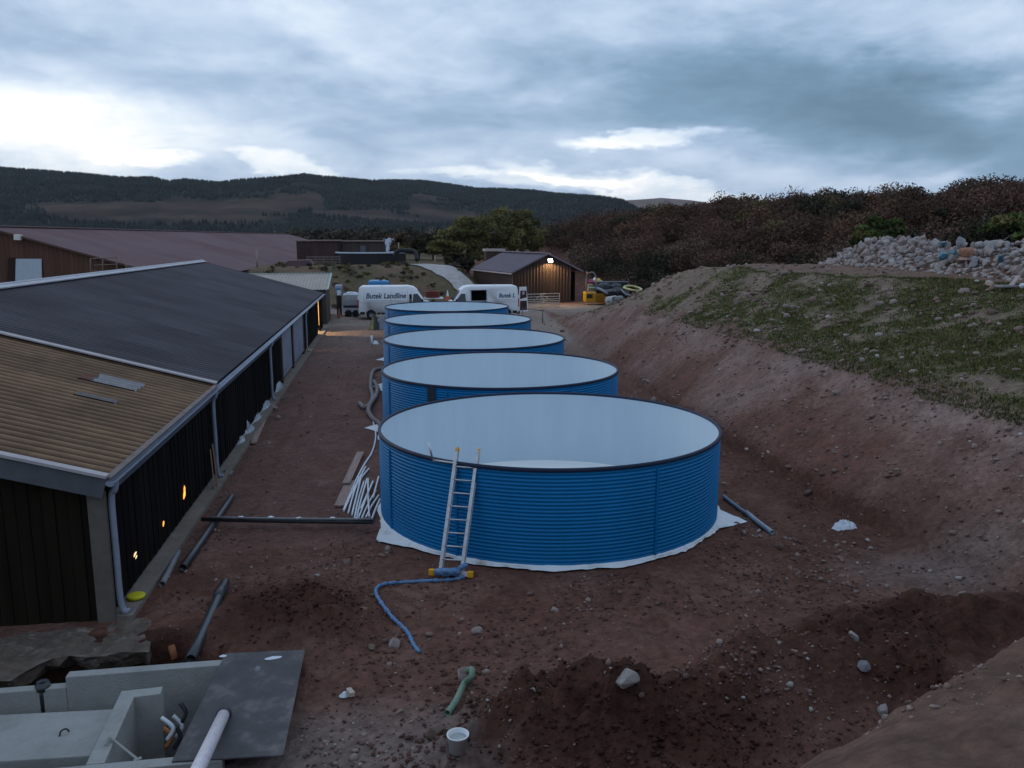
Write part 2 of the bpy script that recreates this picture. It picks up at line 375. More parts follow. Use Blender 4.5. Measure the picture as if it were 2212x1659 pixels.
def axis(parts):
    out = [parts[0][0]]
    for a, b, d in parts: out += list(np.linspace(a, b, max(2, int(round((b - a) / d)) + 1))[1:])
    return np.array(out)
gx = axis([(-9000, -2000, 700), (-2000, -300, 120), (-300, -60, 16), (-60, -16, 2), (-16, -6, .5), (-6, 14.5, .1), (14.5, 28, .22), (28, 70, .9), (70, 150, 5), (150, 600, 45), (600, 2500, 160), (2500, 9000, 700)])
gy = axis([(-4000, -200, 400), (-200, -20, 15), (-20, 2, 1), (2, 7.5, .14), (7.5, 19, .09), (19, 30, .15), (30, 50, .25), (50, 80, .45), (80, 130, .9), (130, 260, 6), (260, 900, 40), (900, 9000, 450)])
GX, GY = np.meshgrid(gx, gy); GZ = Hf(GX, GY)
def ground_colour(x, y):
    sh = x.shape + (1,)
    c = lambda *v: np.broadcast_to(np.array(v), x.shape + (3,)).copy()
    mix = lambda a, b, w: a * (1 - w.reshape(sh)) + b * w.reshape(sh)
    n1, n2, n3 = fbm(x * .35, y * .35, 4), fbm(x * 1.1 + 40, y * 1.1, 4), fbm(x * 3.7 + 9, y * 3.7 + 5, 3)
    soil = c(.118, .059, .046); pale = c(.172, .113, .099); dark = c(.053, .024, .017); grass = c(.085, .088, .036); red = c(.105, .044, .030); gravel = c(.215, .185, .170)
    k = mix(soil, red, np.clip(.5 + n1 * 2.2, 0, 1) * .6); k = mix(k, pale, np.clip(n2 * 1.6 + n1 - .05, 0, 1) * .7)
    xf, xs = foot(y), toe2(y); g = 1 - sst(37, 66, y)
    # yard beyond the shed and aisle
    k = mix(k, c(.235, .195, .172), sst(36, 58, y) * .85 * (x < 24) * (1 - sst(76, 83, y)))
    aisle = (x > -4.6) * (x < .1) * (y > 17) * (y < 62); k = mix(k, c(.135, .078, .068), aisle * .55)
    # cut slope
    sl_ = sst(-.1, .5, x - xf) * (1 - sst(13.7, 14.3, x)) * (y > 13) * (y < 75)
    k = mix(k, mix(pale, soil, np.clip(.46 + n1 * 2.8 + .5 * (14 - x) / 4, 0, 1)), sl_)
    crest = np.exp(-((x - 13.4) / .9) ** 2) * (y > 12) * (y < 60); k = mix(k, c(.24, .185, .168), crest * .5 * np.clip(.6 + n2 * 2, 0, 1))
    # grassy face and plateau
    gr = sst(13.8, 14.3, x + n2 * .5) * (1 - sst(66, 74, y)) * (y > -20) * (x < 32)
    gm = np.clip(.86 + n2 * 2.6 + n1 * 1.2 - sst(33, 47, y) * 1.1, 0, 1)
    k = mix(k, mix(c(.17, .125, .10), grass, gm), gr)
    tr = sst(-.2, 1.0, x - xs - .6 + n2) * (1 - sst(60, 70, y)) * (x < 40) * (y > -20); k = mix(k, c(.150, .090, .072), tr * np.clip(.85 + n3, 0, 1))
    # scrub hill and bank
    hl = sst(29, 33, x) * (y > 20) * (y < 300); k = mix(k, c(.07, .045, .028), hl)
    bkx = (y > 73) * (x < 11) * (y < 500) ; bw = sst(73, 79, y) * bkx
    bc = mix(c(.13, .085, .06), c(.078, .066, .036), np.clip(.55 + n1 * 2.6 + n2, 0, 1)); k = mix(k, bc, bw)
    far = sst(150, 300, np.hypot(x, y)); k = mix(k, c(.05, .055, .03), far)
    k = mix(k, c(.05, .045, .03), sst(26, 34, -x) * (y < 300) * (y > 60))
    # fresh soil, heaps and the cut at the foot of the slope
    for mx, my, rx, ry, h, an, w in MOUNDS:
        cs, sn = math.cos(R_(an)), math.sin(R_(an)); a, b = (x - mx) * cs + (y - my) * sn, -(x - mx) * sn + (y - my) * cs
        q = np.exp(-((a / rx / 1.05) ** 2 + (b / ry / 1.05) ** 2) ** 1.5); k = mix(k, dark, np.clip(q * 1.3 * w + n3 * .4 * q, 0, 1))
    cut = sst(-1.9, -.5, x - xf) * (1 - sst(.02, .2, x - xf - .05 * np.sin(y * 2.3))) * sst(14.8, 17, y) * (1 - sst(28, 36, y)); k = mix(k, dark * 1.5, cut * .8)
    band = np.exp(-((y - 15.2 - .18 * (x - 8)) / 1.3) ** 2) * sst(6.8, 8.4, x) * (1 - sst(11.2, 12.5, x)); k = mix(k, dark * 1.6, band * .6)
    pit = sst(-3.0, -3.6, x) * (y > 12.1) * (y < 13.4); k = mix(k, dark * .8, pit)
    # gravelly ground near the camera
    gn = (1 - sst(9.6, 11.2, y + n2)) * (1 - sst(.2, 1.5, x + n3 * 1.2)) * (x > -3); k = mix(k, gravel * .85, gn * .6)
    pb = np.exp(-((x - 10.6) / 1.6) ** 2 - ((y - 13.9) / 1.0) ** 2); k = mix(k, c(.20, .165, .15), pb * .55)
    s = (x - 1.8) * -.447 + (y - 3.5) * .894
    cbk = (1 - sst(.1, .9, s + n3 * .6)) * (y < 12); k = mix(k, mix(c(.122, .076, .058), c(.085, .050, .038), np.clip(.3 + n2 * 2, 0, 1)), cbk)
    return np.clip(k * (1 + .55 * n3 + .25 * n2).reshape(sh), 0.008, .6)
gcol = ground_colour(GX, GY)
nyg, nxg = GX.shape
ii = (np.arange(nyg - 1)[:, None] * nxg + np.arange(nxg - 1)[None, :]).ravel()
GF = np.stack([ii, ii + 1, ii + 1 + nxg, ii + nxg], 1)
m_ground = mat('earth_ground', (.1, .06, .05), rough=.95, var=.42, scale=7.0, bump=.9, bscale=13.0, spec=.12, attr=True)
ground = np_mesh('ground', np.stack([GX.ravel(), GY.ravel(), GZ.ravel()], 1), GF, m_ground, smooth=True, col=gcol.reshape(-1, 3))
tag(ground, kind='structure')

def sheet(name, pts, w, m, dz=.02, kind='structure', n=60):
    """a path laid along a centre line, a few millimetres above the ground"""
    P = np.array(pts, float); t = np.linspace(0, len(P) - 1, n); X = np.interp(t, range(len(P)), P[:, 0]); Y = np.interp(t, range(len(P)), P[:, 1])
    W = np.interp(t, range(len(P)), w if hasattr(w, '__len__') else [w] * len(P))
    dX, dY = np.gradient(X), np.gradient(Y); l = np.hypot(dX, dY); nx_, ny_ = -dY / l, dX / l
    k = 9; V = []
    for i in range(n):
        for j in range(k):
            e = (j / (k - 1) - .5) * (1 + .25 * float(fbm(np.array([i * .35]), np.array([j * 4.0]), 2)[0])); V.append((X[i] + nx_[i] * W[i] * e, Y[i] + ny_[i] * W[i] * e))
    V = np.array(V); z = Hf(V[:, 0], V[:, 1]) + dz + .02 * rng.random(len(V))
    ii = (np.arange(n - 1)[:, None] * k + np.arange(k - 1)[None, :]).ravel()
    o = np_mesh(name, np.column_stack([V, z]), np.stack([ii, ii + 1, ii + 1 + k, ii + k], 1), m, smooth=True)
    return tag(o, kind=kind)
sheet('gravel_path', [(9.2, 74.5), (8.7, 79), (7.6, 84), (5.9, 89), (4.4, 93), (3.2, 97)], [3.2, 3.2, 3.2, 3.2, 3.0, 2.4], mat('path_gravel', (.33, .31, .31), rough=.95, var=.3, scale=1.5, bump=.5, bscale=8), dz=.09)
# ------------------------------------------------------------------ far hills with plantations
SKY1 = [(-500, 330), (-250, 345), (0, 360), (90, 366), (180, 373), (260, 381), (330, 381), (365, 389), (400, 385), (470, 392), (520, 386), (580, 382), (625, 378), (655, 374), (700, 379), (760, 384), (800, 388), (860, 387), (920, 389), (985, 398), (1030, 405), (1090, 406), (1150, 409), (1200, 416), (1250, 419), (1310, 424), (1345, 430), (1385, 452), (1450, 485), (1530, 512), (2700, 520)]
_a = np.array([azel(*p) for p in SKY1])
def ridge_el(a): return np.interp(a, _a[:, 0], np.tan(_a[:, 1]))
def px_of(a): return 1106 + FPX * np.tan(a - YAW)
def py_of(x, y, z):
    v = np.stack([x, y, z - CAMZ], -1); return 829.5 - FPX * (v @ _U) / (v @ _F)
na_, nr_ = 420, 90
aa = np.linspace(R_(-42), R_(52), na_); rr = np.concatenate([np.linspace(620, 1750, 70), np.linspace(1780, 2600, 20)])
AA, RR = np.meshgrid(aa, rr)
RIDGE = 1650 + 140 * np.sin(AA * 9) - 500 * sst(.05, .30, AA)
def hill_z(A, Rr):
    ridge = 1650 + 140 * np.sin(A * 9) - 500 * sst(.05, .30, A)
    H_ = ridge_el(A) * ridge * 1.0 + CAMZ
    t = (Rr - 620) / (ridge - 620)
    prof = np.where(t < 1, sst(-.12, 1.12, t) * .45 + .55 * np.clip(t, 0, 1) ** 1.5, 1 - .5 * np.clip(t - 1, 0, 1))
    prof = prof / (sst(-.12, 1.12, np.array(1.0)) * .45 + .55)
    X, Y = Rr * np.sin(A), Rr * np.cos(A)
    bumps = (fbm(X / 260, Y / 260, 4) * 46 + fbm(X / 70, Y / 70, 3) * 12) * np.clip(t, 0, 1) * np.clip(1.0 - t, 0, 1) ** 1.6 * 2.6
    return np.minimum(-10 + (np.maximum(H_, -8) + 10) * np.clip(prof, 0, 1) + bumps, CAMZ + ridge_el(A) * Rr - 4.5)
HZ = hill_z(AA, RR); HX, HY = RR * np.sin(AA), RR * np.cos(AA)
def forest_mask(x, y, z):
    """plantation (1) or open moor (0), by where it grows on the hillside"""
    a = np.arctan2(x, y); px = px_of(a); py = py_of(x, y, z); n = fbm(x / 120, y / 120, 4) * 60; n2 = fbm(x / 300 + 7, y / 300, 3) * 120
    sky_ = np.interp(px, [p[0] for p in SKY1], [p[1] for p in SKY1])
    d = py - sky_ + n * .4
    top = d < np.interp(px, [0, 300, 600, 660, 720, 850, 950, 1040, 1060], [60, 42, 34, 20, 26, 22, 30, 36, 200])
    left = (px + n * 1.6 + n2 * .5 < 330) & (fbm(x / 55, y / 55, 4) > -.13)
    moor_patch = (np.abs(px - 800 + n) < 90) & (np.abs(py - 432) < 22 + n * .2)
    foot_ = (py + n * .5 > np.interp(px, [0, 500, 1000], [470, 484, 478])) & (px < 1000)
    n3_ = fbm(x / 45 + 3, y / 45, 3); patch = (n / 60 + n3_ * .8 + n2 / 300 > .10)
    return top | left * (n2 + n > -30) | moor_patch | foot_ | patch | ((px > 1035 + n * .15) & (px < 1500))
FM = forest_mask(HX, HY, HZ)
w = lambda *v: np.array(v)
nh = fbm(HX / 90, HY / 60, 5)[..., None]
moor = np.where(nh > -.02, w(.052, .037, .031), w(.038, .031, .027)) * (1 + nh * 1.7)
green = ((np.abs(px_of(AA) - 600) < 75) & (np.abs(py_of(HX, HY, HZ) - 493.5) < 4.5))[..., None]
hcol = np.where(FM[..., None], w(.032, .034, .032), np.where(green, w(.10, .15, .06), moor))
ii = (np.arange(len(rr) - 1)[:, None] * na_ + np.arange(na_ - 1)[None, :]).ravel()
hills = np_mesh('hills', np.stack([HX.ravel(), HY.ravel(), HZ.ravel()], 1), np.stack([ii, ii + 1, ii + 1 + na_, ii + na_], 1), mat('moorland', (.1, .1, .1), rough=1, var=.35, scale=.03, spec=.05, attr=True), smooth=True, col=hcol.reshape(-1, 3))
tag(hills, kind='structure')
# a bare moor hill further back on the right
SKY2 = [(1180, 470), (1280, 442), (1345, 431), (1390, 428), (1430, 425), (1452, 427), (1490, 430), (1530, 436), (1580, 445), (1700, 470), (1800, 500)]
b = np.array([azel(*p) for p in SKY2]); a2 = np.linspace(b[0, 0], b[-1, 0], 90); r2 = np.linspace(2900, 4300, 24); A2, R2 = np.meshgrid(a2, r2)
Z2 = -20 + (np.interp(A2, b[:, 0], np.tan(b[:, 1])) * 3900 + 26) * np.where(R2 < 3900, ((R2 - 2900) / 1000), 1 - (R2 - 3900) / 800)
X2, Y2 = R2 * np.sin(A2), R2 * np.cos(A2); Z2 = Z2 + fbm(X2 / 200, Y2 / 200, 4) * 30 * np.clip((3900 - R2) / 900, 0, 1)
ii = (np.arange(23)[:, None] * 90 + np.arange(89)[None, :]).ravel()
moor_hill = np_mesh('distant_hill', np.stack([X2.ravel(), Y2.ravel(), Z2.ravel()], 1), np.stack([ii, ii + 1, ii + 91, ii + 90], 1), mat('moor_far', (.15, .105, .085), rough=1, var=.3, scale=.01, spec=.05), smooth=True)
tag(moor_hill, kind='structure')
# plantation trees: thousands of small spruces on the masked slopes
def spruces(name, xs, ys, zs, hs, m):
    n = len(xs); k = 6; V = np.zeros((n, 2 * k + 1, 3)); ang = np.linspace(0, 2 * np.pi, k, endpoint=False)
    for lay, (z0, rr_) in enumerate(((.02, .24), (.45, .17))):
        jit = 1 + .5 * (rng.random((n, k)) - .5)
        V[:, lay * k:(lay + 1) * k, 0] = xs[:, None] + np.cos(ang)[None] * hs[:, None] * rr_ * jit
        V[:, lay * k:(lay + 1) * k, 1] = ys[:, None] + np.sin(ang)[None] * hs[:, None] * rr_ * jit
        V[:, lay * k:(lay + 1) * k, 2] = zs[:, None] + hs[:, None] * z0
    V[:, 2 * k] = np.stack([xs, ys, zs + hs], 1)
    F = []
    for i in range(k):
        j = (i + 1) % k; F += [(i, j, k + j), (i, k + j, k + i), (k + i, k + j, 2 * k)]
    F = np.array(F)[None] + (np.arange(n) * (2 * k + 1))[:, None, None]
    o = np_mesh(name, V.reshape(-1, 3), F.reshape(-1, 3), m); return tag(o, kind='stuff')
ca = rng.uniform(R_(-25), R_(24), 60000); cr_ = rng.uniform(660, 1800, 60000)
cx, cy_ = cr_ * np.sin(ca), cr_ * np.cos(ca); cz = hill_z(ca, cr_)
ok = forest_mask(cx, cy_, cz); cx, cy_, cz = cx[ok][:36000], cy_[ok][:36000], cz[ok][:36000]
spruces('spruce_plantation', cx, cy_, cz - .5, rng.uniform(3.5, 7.0, len(cx)), mat('spruce', (.032, .036, .034), rough=1, var=.5, scale=.02, spec=.05))
# ------------------------------------------------------------------ long low farm shed on the left
def strip_mesh(us, prof_z, o, du, dv, vlen, nv=1):
    """corrugated sheet: profile along du (with height prof_z along the normal), straight along dv"""
    o, du, dv = Vector(o), Vector(du), Vector(dv); nrm = du.cross(dv).normalized()
    if nrm.z < 0: nrm = -nrm
    V = []; n = len(us)
    for j in range(nv + 1):
        for i in range(n): V.append(o + du * float(us[i]) + dv * (vlen * j / nv) + nrm * float(prof_z[i]))
    F = [(j * n + i, j * n + i + 1, (j + 1) * n + i + 1, (j + 1) * n + i) for j in range(nv) for i in range(n - 1)]
    return V, F
def corrug(l, pitch, amp, kind='sine', sub=6):
    n = max(1, int(round(l / pitch)))
    if kind == 'sine':
        us = np.linspace(0, l, n * sub + 1); return us, amp * np.cos(2 * np.pi * us / (l / n))
    us, zs = [], []; p = l / n                                     # box profile
    for i in range(n): 
        for q, z in ((0, 0), (.52, 0), (.62, 1), (.86, 1), (.96, 0)): us.append((i + q) * p); zs.append(z * amp)
    us.append(l); zs.append(0); return np.array(us), np.array(zs)
def corr_part(name, m, parent, o, du, dv, l, vlen, pitch, amp, kind='sine', mi=None, crown=None, nv=1):
    us, zs = corrug(l, pitch, amp, kind); V, F = strip_mesh(us, zs, o, du, dv, vlen, nv)
    off = wloc(parent); V = [v - off for v in V]; col = None
    if crown:  # valleys darker than crests: rib shading put into the vertex colour
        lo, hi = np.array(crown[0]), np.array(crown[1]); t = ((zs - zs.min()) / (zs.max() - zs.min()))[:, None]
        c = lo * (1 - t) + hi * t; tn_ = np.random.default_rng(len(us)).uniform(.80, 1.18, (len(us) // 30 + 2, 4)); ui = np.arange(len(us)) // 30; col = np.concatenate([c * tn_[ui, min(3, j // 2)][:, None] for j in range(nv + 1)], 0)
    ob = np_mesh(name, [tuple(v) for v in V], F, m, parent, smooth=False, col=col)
    return ob
SX, SY0, SYM, SY1, SEZ, SRX, SRZ = -4.62, 13.95, 22.72, 60.72, 2.52, -12.82, 4.78      # eave x, ends, eave and ridge heights
shed = thing('farm_shed', 'long low dark boarded farm shed with tan and slate coloured corrugated roof', 'shed', (-12.8, 37, 0))
slope = Vector((SRX - SX, 0, SRZ - SEZ)); SL = slope.length; sd = slope.normalized()
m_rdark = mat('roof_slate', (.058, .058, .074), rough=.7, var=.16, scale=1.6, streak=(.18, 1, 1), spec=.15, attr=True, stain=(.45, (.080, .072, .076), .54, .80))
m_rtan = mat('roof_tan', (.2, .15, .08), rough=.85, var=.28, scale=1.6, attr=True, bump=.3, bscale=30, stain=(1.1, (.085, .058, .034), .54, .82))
m_trim = mat('trim_pale', (.40, .40, .44), rough=.6, var=.15, scale=2)
m_trim2 = mat('flashing_pale', (.36, .33, .34), rough=.6, var=.18, scale=2)
m_board = mat('dark_boards', (.011, .0085, .0085), rough=.95, var=.5, scale=2.2, streak=(1, 1, .08), spec=.04)
m_board2 = mat('dark_boards_near', (.016, .0135, .009), rough=.95, var=.5, scale=2.2, streak=(1, 1, .08), spec=.04)
m_gutter = mat('gutter_grey', (.24, .27, .34), rough=.5, var=.15, scale=3)
m_conc = mat('concrete', (.30, .30, .29), rough=.9, var=.16, scale=2.5, bump=.25, bscale=30, stain=(1.3, (.19, .19, .185), .5, .75))
m_concd = mat('old_concrete', (.17, .145, .125), rough=.95, var=.3, scale=2.5, bump=.4, bscale=18)
corr_part('slate_roof', m_rdark, shed, (SX - .1, SYM + .05, SEZ - .02), (0, 1, 0), sd, SY1 - SYM - .05, SL + .1, .30, .048, crown=((.009, .009, .011), (.080, .072, .084)), nv=8)  # dark valleys and lighter crests: painted shading that makes the ribs show
corr_part('tan_roof', m_rtan, shed, (SX - .06, SY0 - .12, SEZ - .03), (0, 1, 0), sd, SYM - SY0 + .10, SL + .06, .30, .034, crown=((.028, .015, .010), (.205, .122, .072)), nv=8)  # dark mossy valleys, which also carry painted rib shading
sd2 = Vector((sd.x * -1, 0, sd.z)); W2 = 2 * SRX - SX
corr_part('rear_roof', m_rdark, shed, (W2, SY0 - .1, SEZ), (0, 1, 0), sd2, SY1 - SY0 + .1, SL, .42, .03)
n_ = Vector((-sd.z, 0, sd.x)); n_ = n_ if n_.z > 0 else -n_
mb = MB(); mb.beam((SRX + .12, SY0, SRZ + .035), (SRX + .12, SY1 + .1, SRZ + .035), .34, .045, up=n_); mb.beam((SRX - .14, SY0, SRZ + .03), (SRX - .14, SY1 + .1, SRZ + .03), .3, .04, up=Vector((-n_.x, 0, n_.z)))
mb.tube([(SRX, SY0, SRZ + .07), (SRX, SY1 + .12, SRZ + .07)], .065, 8); mb.build('ridge_cap', m_trim, shed)
up = n_
def on_roof(x, y, h=0.0):
    t = (x - SX) / (SRX - SX); return Vector((x, y, SEZ + (SRZ - SEZ) * t)) + n_ * h
mb = MB(); mb.beam(on_roof(SX - .02, SYM, .055), on_roof(SRX, SYM, .055), .24, .035, up=n_); mb.build('flashing', m_trim2, shed)
for (px, py, lx, ly, m_, lab) in ((250, 826, 1.05, .95, 'patch_grey', 'grey replacement sheet'), (205, 858, .85, .42, 'patch_grey2', 'small dull grey replacement sheet'), (190, 815, .30, .55, 'patch_red', 'rusty red patch')):
    yy = None
    d = ray(px, py)                                              # where the roof plane carries the patch
    p0 = on_roof(SX, 0); k = n_.dot(p0 - Vector(_C)) / n_.dot(Vector(d)); c = Vector(_C) + Vector(d) * k
    pit = (SYM - SY0 + .10) / round((SYM - SY0 + .10) / .30); ly = max(1, round(ly / pit)) * pit; y0_ = SY0 - .12 + round((c.y - ly / 2 - SY0 + .12) / pit) * pit; ox = on_roof(c.x + lx / 2, y0_, -.022)
    us, zs = corrug(ly, pit, .036); V, F = strip_mesh(us, zs, ox, (0, 1, 0), sd, lx); off = wloc(shed)
    cc = {'patch_grey': (.20, .19, .20), 'patch_grey2': (.13, .12, .115), 'patch_red': (.12, .04, .028)}[m_]
    o = np_mesh('roof_patch', [tuple(v - off) for v in V], F, mat(m_, cc, rough=.6, var=.25, scale=6), shed); o['label'] = lab
# walls: side wall towards the tanks in boarded bays
def boards(mb, a, b, z0, z1, w=.17, th=.022, gap=.012, out=Vector((1, 0, 0)), seed=0):
    r_ = random.Random(seed); a, b = Vector(a), Vector(b); L_ = (b - a).length; d = (b - a).normalized(); n = max(1, int(L_ / w))
    for i in range(n):
        p, q = a + d * (L_ * i / n), a + d * (L_ * (i + 1) / n - gap); o = out * (r_.uniform(0, .012) + (.012 if i % 2 else 0))
        ps = [p + o, q + o, q + o - out * th, p + o - out * th]
        mb.hexa([(s.x, s.y, z0) for s in ps] + [(s.x, s.y, z1 if not callable(z1) else z1(s)) for s in ps])
    return mb
WX = -4.80
mb = boards(MB(), (WX, 14.1, 0), (WX, 36.9, 0), .12, SEZ - .10, seed=2); mb.box((WX - .08, 14.1, .1), (WX - .03, 36.9, SEZ - .12)); mb.build('side_wall', m_board, shed)
mb = boards(MB(), (WX, 46.9, 0), (WX, 48.1, 0), .1, SEZ - .10, seed=3); boards(mb, (WX, 48.7, 0), (WX, 56.3, 0), .1, SEZ - .1, seed=4); boards(mb, (WX, 58.2, 0), (WX, 60.6, 0), .1, SEZ - .1, seed=5)
mb.box((WX - .08, 46.9, .1), (WX - .03, 48.1, SEZ - .12)); mb.box((WX - .08, 48.7, .1), (WX - .03, 56.3, SEZ - .12)); mb.box((WX - .08, 58.2, .1), (WX - .03, 60.6, SEZ - .12)); mb.build('far_side_wall', m_board, shed)
m_panel = mat('grey_panel', (.20, .22, .27), rough=.8, var=.2, scale=1.5, stain=(1.2, (.10, .10, .11), .5, .8))
for y0, y1 in ((37.6, 41.0), (42.1, 46.6)):
    MB().box((WX - .05, y0, .25), (WX + .03, y1, SEZ - .22)).build('concrete_panel', m_panel, shed, bevel=.01)
for y in (37.25, 41.55, 46.75): MB().box((WX - .12, y - .14, 0), (WX + .06, y + .14, SEZ - .08)).build('steel_post', mat('rust_post', (.055, .032, .026), rough=.9), shed)
MB().box((WX - .2, 14.0, -.1), (WX + .34, 60.4, .07)).build('footing', m_concd, shed)
# gable wall facing the camera and the one at the far end
gz = lambda s: SEZ - .1 + (SRZ - SEZ) * (1 - abs((s.x - SRX) / (SX - SRX)))
mb = boards(MB(), (WX - .16, 14.08, 0), (W2 + .2, 14.08, 0), -.1, gz, w=.2, out=Vector((0, -1, 0)), seed=8)
mb.prism([(WX - .1, -.1), (WX - .1, SEZ - .15), (SRX, SRZ - .15), (W2 + .2, SEZ - .15), (W2 + .2, -.1)], 14.12, 14.17); mb.build('gable_wall', m_board2, shed)
mb = MB(); mb.prism([(WX - .1, 0), (WX - .1, SEZ - .15), (SRX, SRZ - .15), (W2 + .2, SEZ - .15), (W2 + .2, 0)], 60.5, 60.58); mb.box((W2 + .1, 14.2, 0), (W2 + .2, 60.5, SEZ - .1)); mb.build('rear_wall', m_board, shed)
m_fascia = mat('fascia_grey', (.085, .090, .100), rough=.7, var=.25, scale=2.5)
mb = MB(); mb.beam(on_roof(SX - .02, 13.86, -.17), on_roof(SRX, 13.86, -.17), .05, .34, up=n_); mb.build('barge_board', m_fascia, shed)
mb = MB(); mb.beam(on_roof(SX - .02, 13.88, .035), on_roof(SRX, 13.88, .035), .17, .05, up=n_); mb.build('verge_trim', m_trim2, shed)
MB().box((WX - .22, 13.98, -.12), (WX + .06, 14.075, SEZ - .26)).build('corner_post', mat('post_grey', (.115, .10, .088), rough=.85, var=.25, scale=3), shed)
# gutter: open half round channel with brackets, downpipes
def half_pipe(mb, a, b, r, n=8, t=.012):
    a, b = Vector(a), Vector(b); d = (b - a).normalized(); s = Vector((0, 0, 1)).cross(d).normalized(); vs = []
    for p in (a, b):
        for rr_ in (r, r - t):
            for k in range(n + 1):
                th = math.pi + math.pi * k / n; vs.append(p + s * (rr_ * math.cos(th)) + Vector((0, 0, rr_ * math.sin(th))))
    m = n + 1; fs = []
    for k in range(n):
        fs += [(k, k + 1, 2 * m + k + 1, 2 * m + k), (m + k, 3 * m + k, 3 * m + k + 1, m + k + 1), (k, m + k, m + k + 1, k + 1), (2 * m + k, 2 * m + k + 1, 3 * m + k + 1, 3 * m + k)]
    fs += [(0, 2 * m, 3 * m, m), (n, m + n, 3 * m + n, 2 * m + n)]
    mb.add(vs, fs, 0, True); return mb
GXc = SX + .03
mb = half_pipe(MB(), (GXc, 13.84, SEZ - .045), (GXc, SY1 + .05, SEZ - .045), .085); mb.prism([(GXc - .082, SEZ - .05), (GXc - .06, SEZ - .11), (GXc, SEZ - .133), (GXc + .06, SEZ - .11), (GXc + .082, SEZ - .05)], 13.835, 13.86)
mb.build('gutter', m_gutter, shed)
mb = MB(); mb.beam((SX - .015, 13.9, SEZ + .005), (SX - .015, SYM, SEZ + .005), .10, .03, up=n_); mb.build('eave_trim', mat('eave_dull', (.16, .125, .12), rough=.8, var=.3, scale=4), shed)
MB().box((WX + .06, 14.2, SEZ - .34), (WX + .10, 36.8, SEZ - .17)).build('eave_board', mat('eave_blue', (.07, .085, .11), rough=.7, var=.2), shed)
for y, dz in ((14.10, 0), (22.35, 0), (33.2, 0), (47.6, 0)):
    mb = MB(); mb.tube(hose_pts([(GXc, y, SEZ - .12), (GXc - .02, y, SEZ - .25), (WX + .12, y + .02, SEZ - .42), (WX + .12, y + .02, 1.2), (WX + .13, y + .02, .22), (WX + .26, y, .10)], 6), .055 if y < 20 else .05, 12); mb.build('downpipe', m_gutter, shed)
# gaps in the boards through which the lamp inside shows
m_glow = mat('lamp_gap', (.9, .5, .15), emit=(1.0, .42, .05), estr=1.1); m_glow2 = mat('lamp_gap_pale', (.9, .7, .4), emit=(1.0, .70, .36), estr=.9)
for px, py, w_, h_, m_ in ((397.5, 1060, .045, .26, m_glow), (397, 1070, .06, .16, m_glow), (352, 1131, .035, .12, m_glow), (290.5, 1197, .05, .07, m_glow2), (293, 1203, .03, .06, m_glow2)):
    d = ray(px, py); k = (WX + .03) / d[0]; p = _C + d * k
    mb = MB(); mb.add([(WX + .042, p[1] - w_ * 2, p[2] - h_ * .3), (WX + .042, p[1] - w_, p[2] - h_ / 2), (WX + .042, p[1] + w_ * 1.4, p[2] - h_ * .25), (WX + .042, p[1] + w_ * 2, p[2] + h_ * .2), (WX + .042, p[1] + w_ * .3, p[2] + h_ / 2), (WX + .042, p[1] - w_ * 1.5, p[2] + h_ * .3)], [(0, 1, 2, 3, 4, 5)])
    mb.build('light_gap', m_, shed)
# doorway near the far end: warm light from a lamp inside falls across the yard
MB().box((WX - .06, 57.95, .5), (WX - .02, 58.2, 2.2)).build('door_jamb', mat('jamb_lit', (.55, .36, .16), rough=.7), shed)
lampb = thing('work_lamp', 'warm work lamp inside the far doorway of the long shed', 'lamp', (-7.4, 57.3, 2.0))
MB().lathe([(.001, .06), (.10, .05), (.14, -.05), (.001, -.05)], 16).build('lamp_head', mat('lamp_glass', (.9, .8, .6), emit=(1, .62, .25), estr=6), lampb, local=True)
def spot(name, loc, target, energy, size, blend, col, radius=.08):
    l = bpy.data.lights.new(name, 'SPOT'); l.energy = energy; l.spot_size = R_(size); l.spot_blend = blend; l.color = col; l.shadow_soft_size = radius
    o = bpy.data.objects.new(name, l); COL.objects.link(o); o.location = loc
    o.rotation_euler = (Vector(target) - Vector(loc)).to_track_quat('-Z', 'Y').to_euler(); return o
spot('work_lamp_light', (-7.0, 57.2, 2.0), (-2.2, 57.6, 0), 1300, 74, .5, (1.0, .72, .34), .10)
spot('work_lamp_light_gap', (-6.6, 48.35, 2.0), (-3.6, 48.5, 0), 130, 70, .5, (1.0, .62, .24), .06)
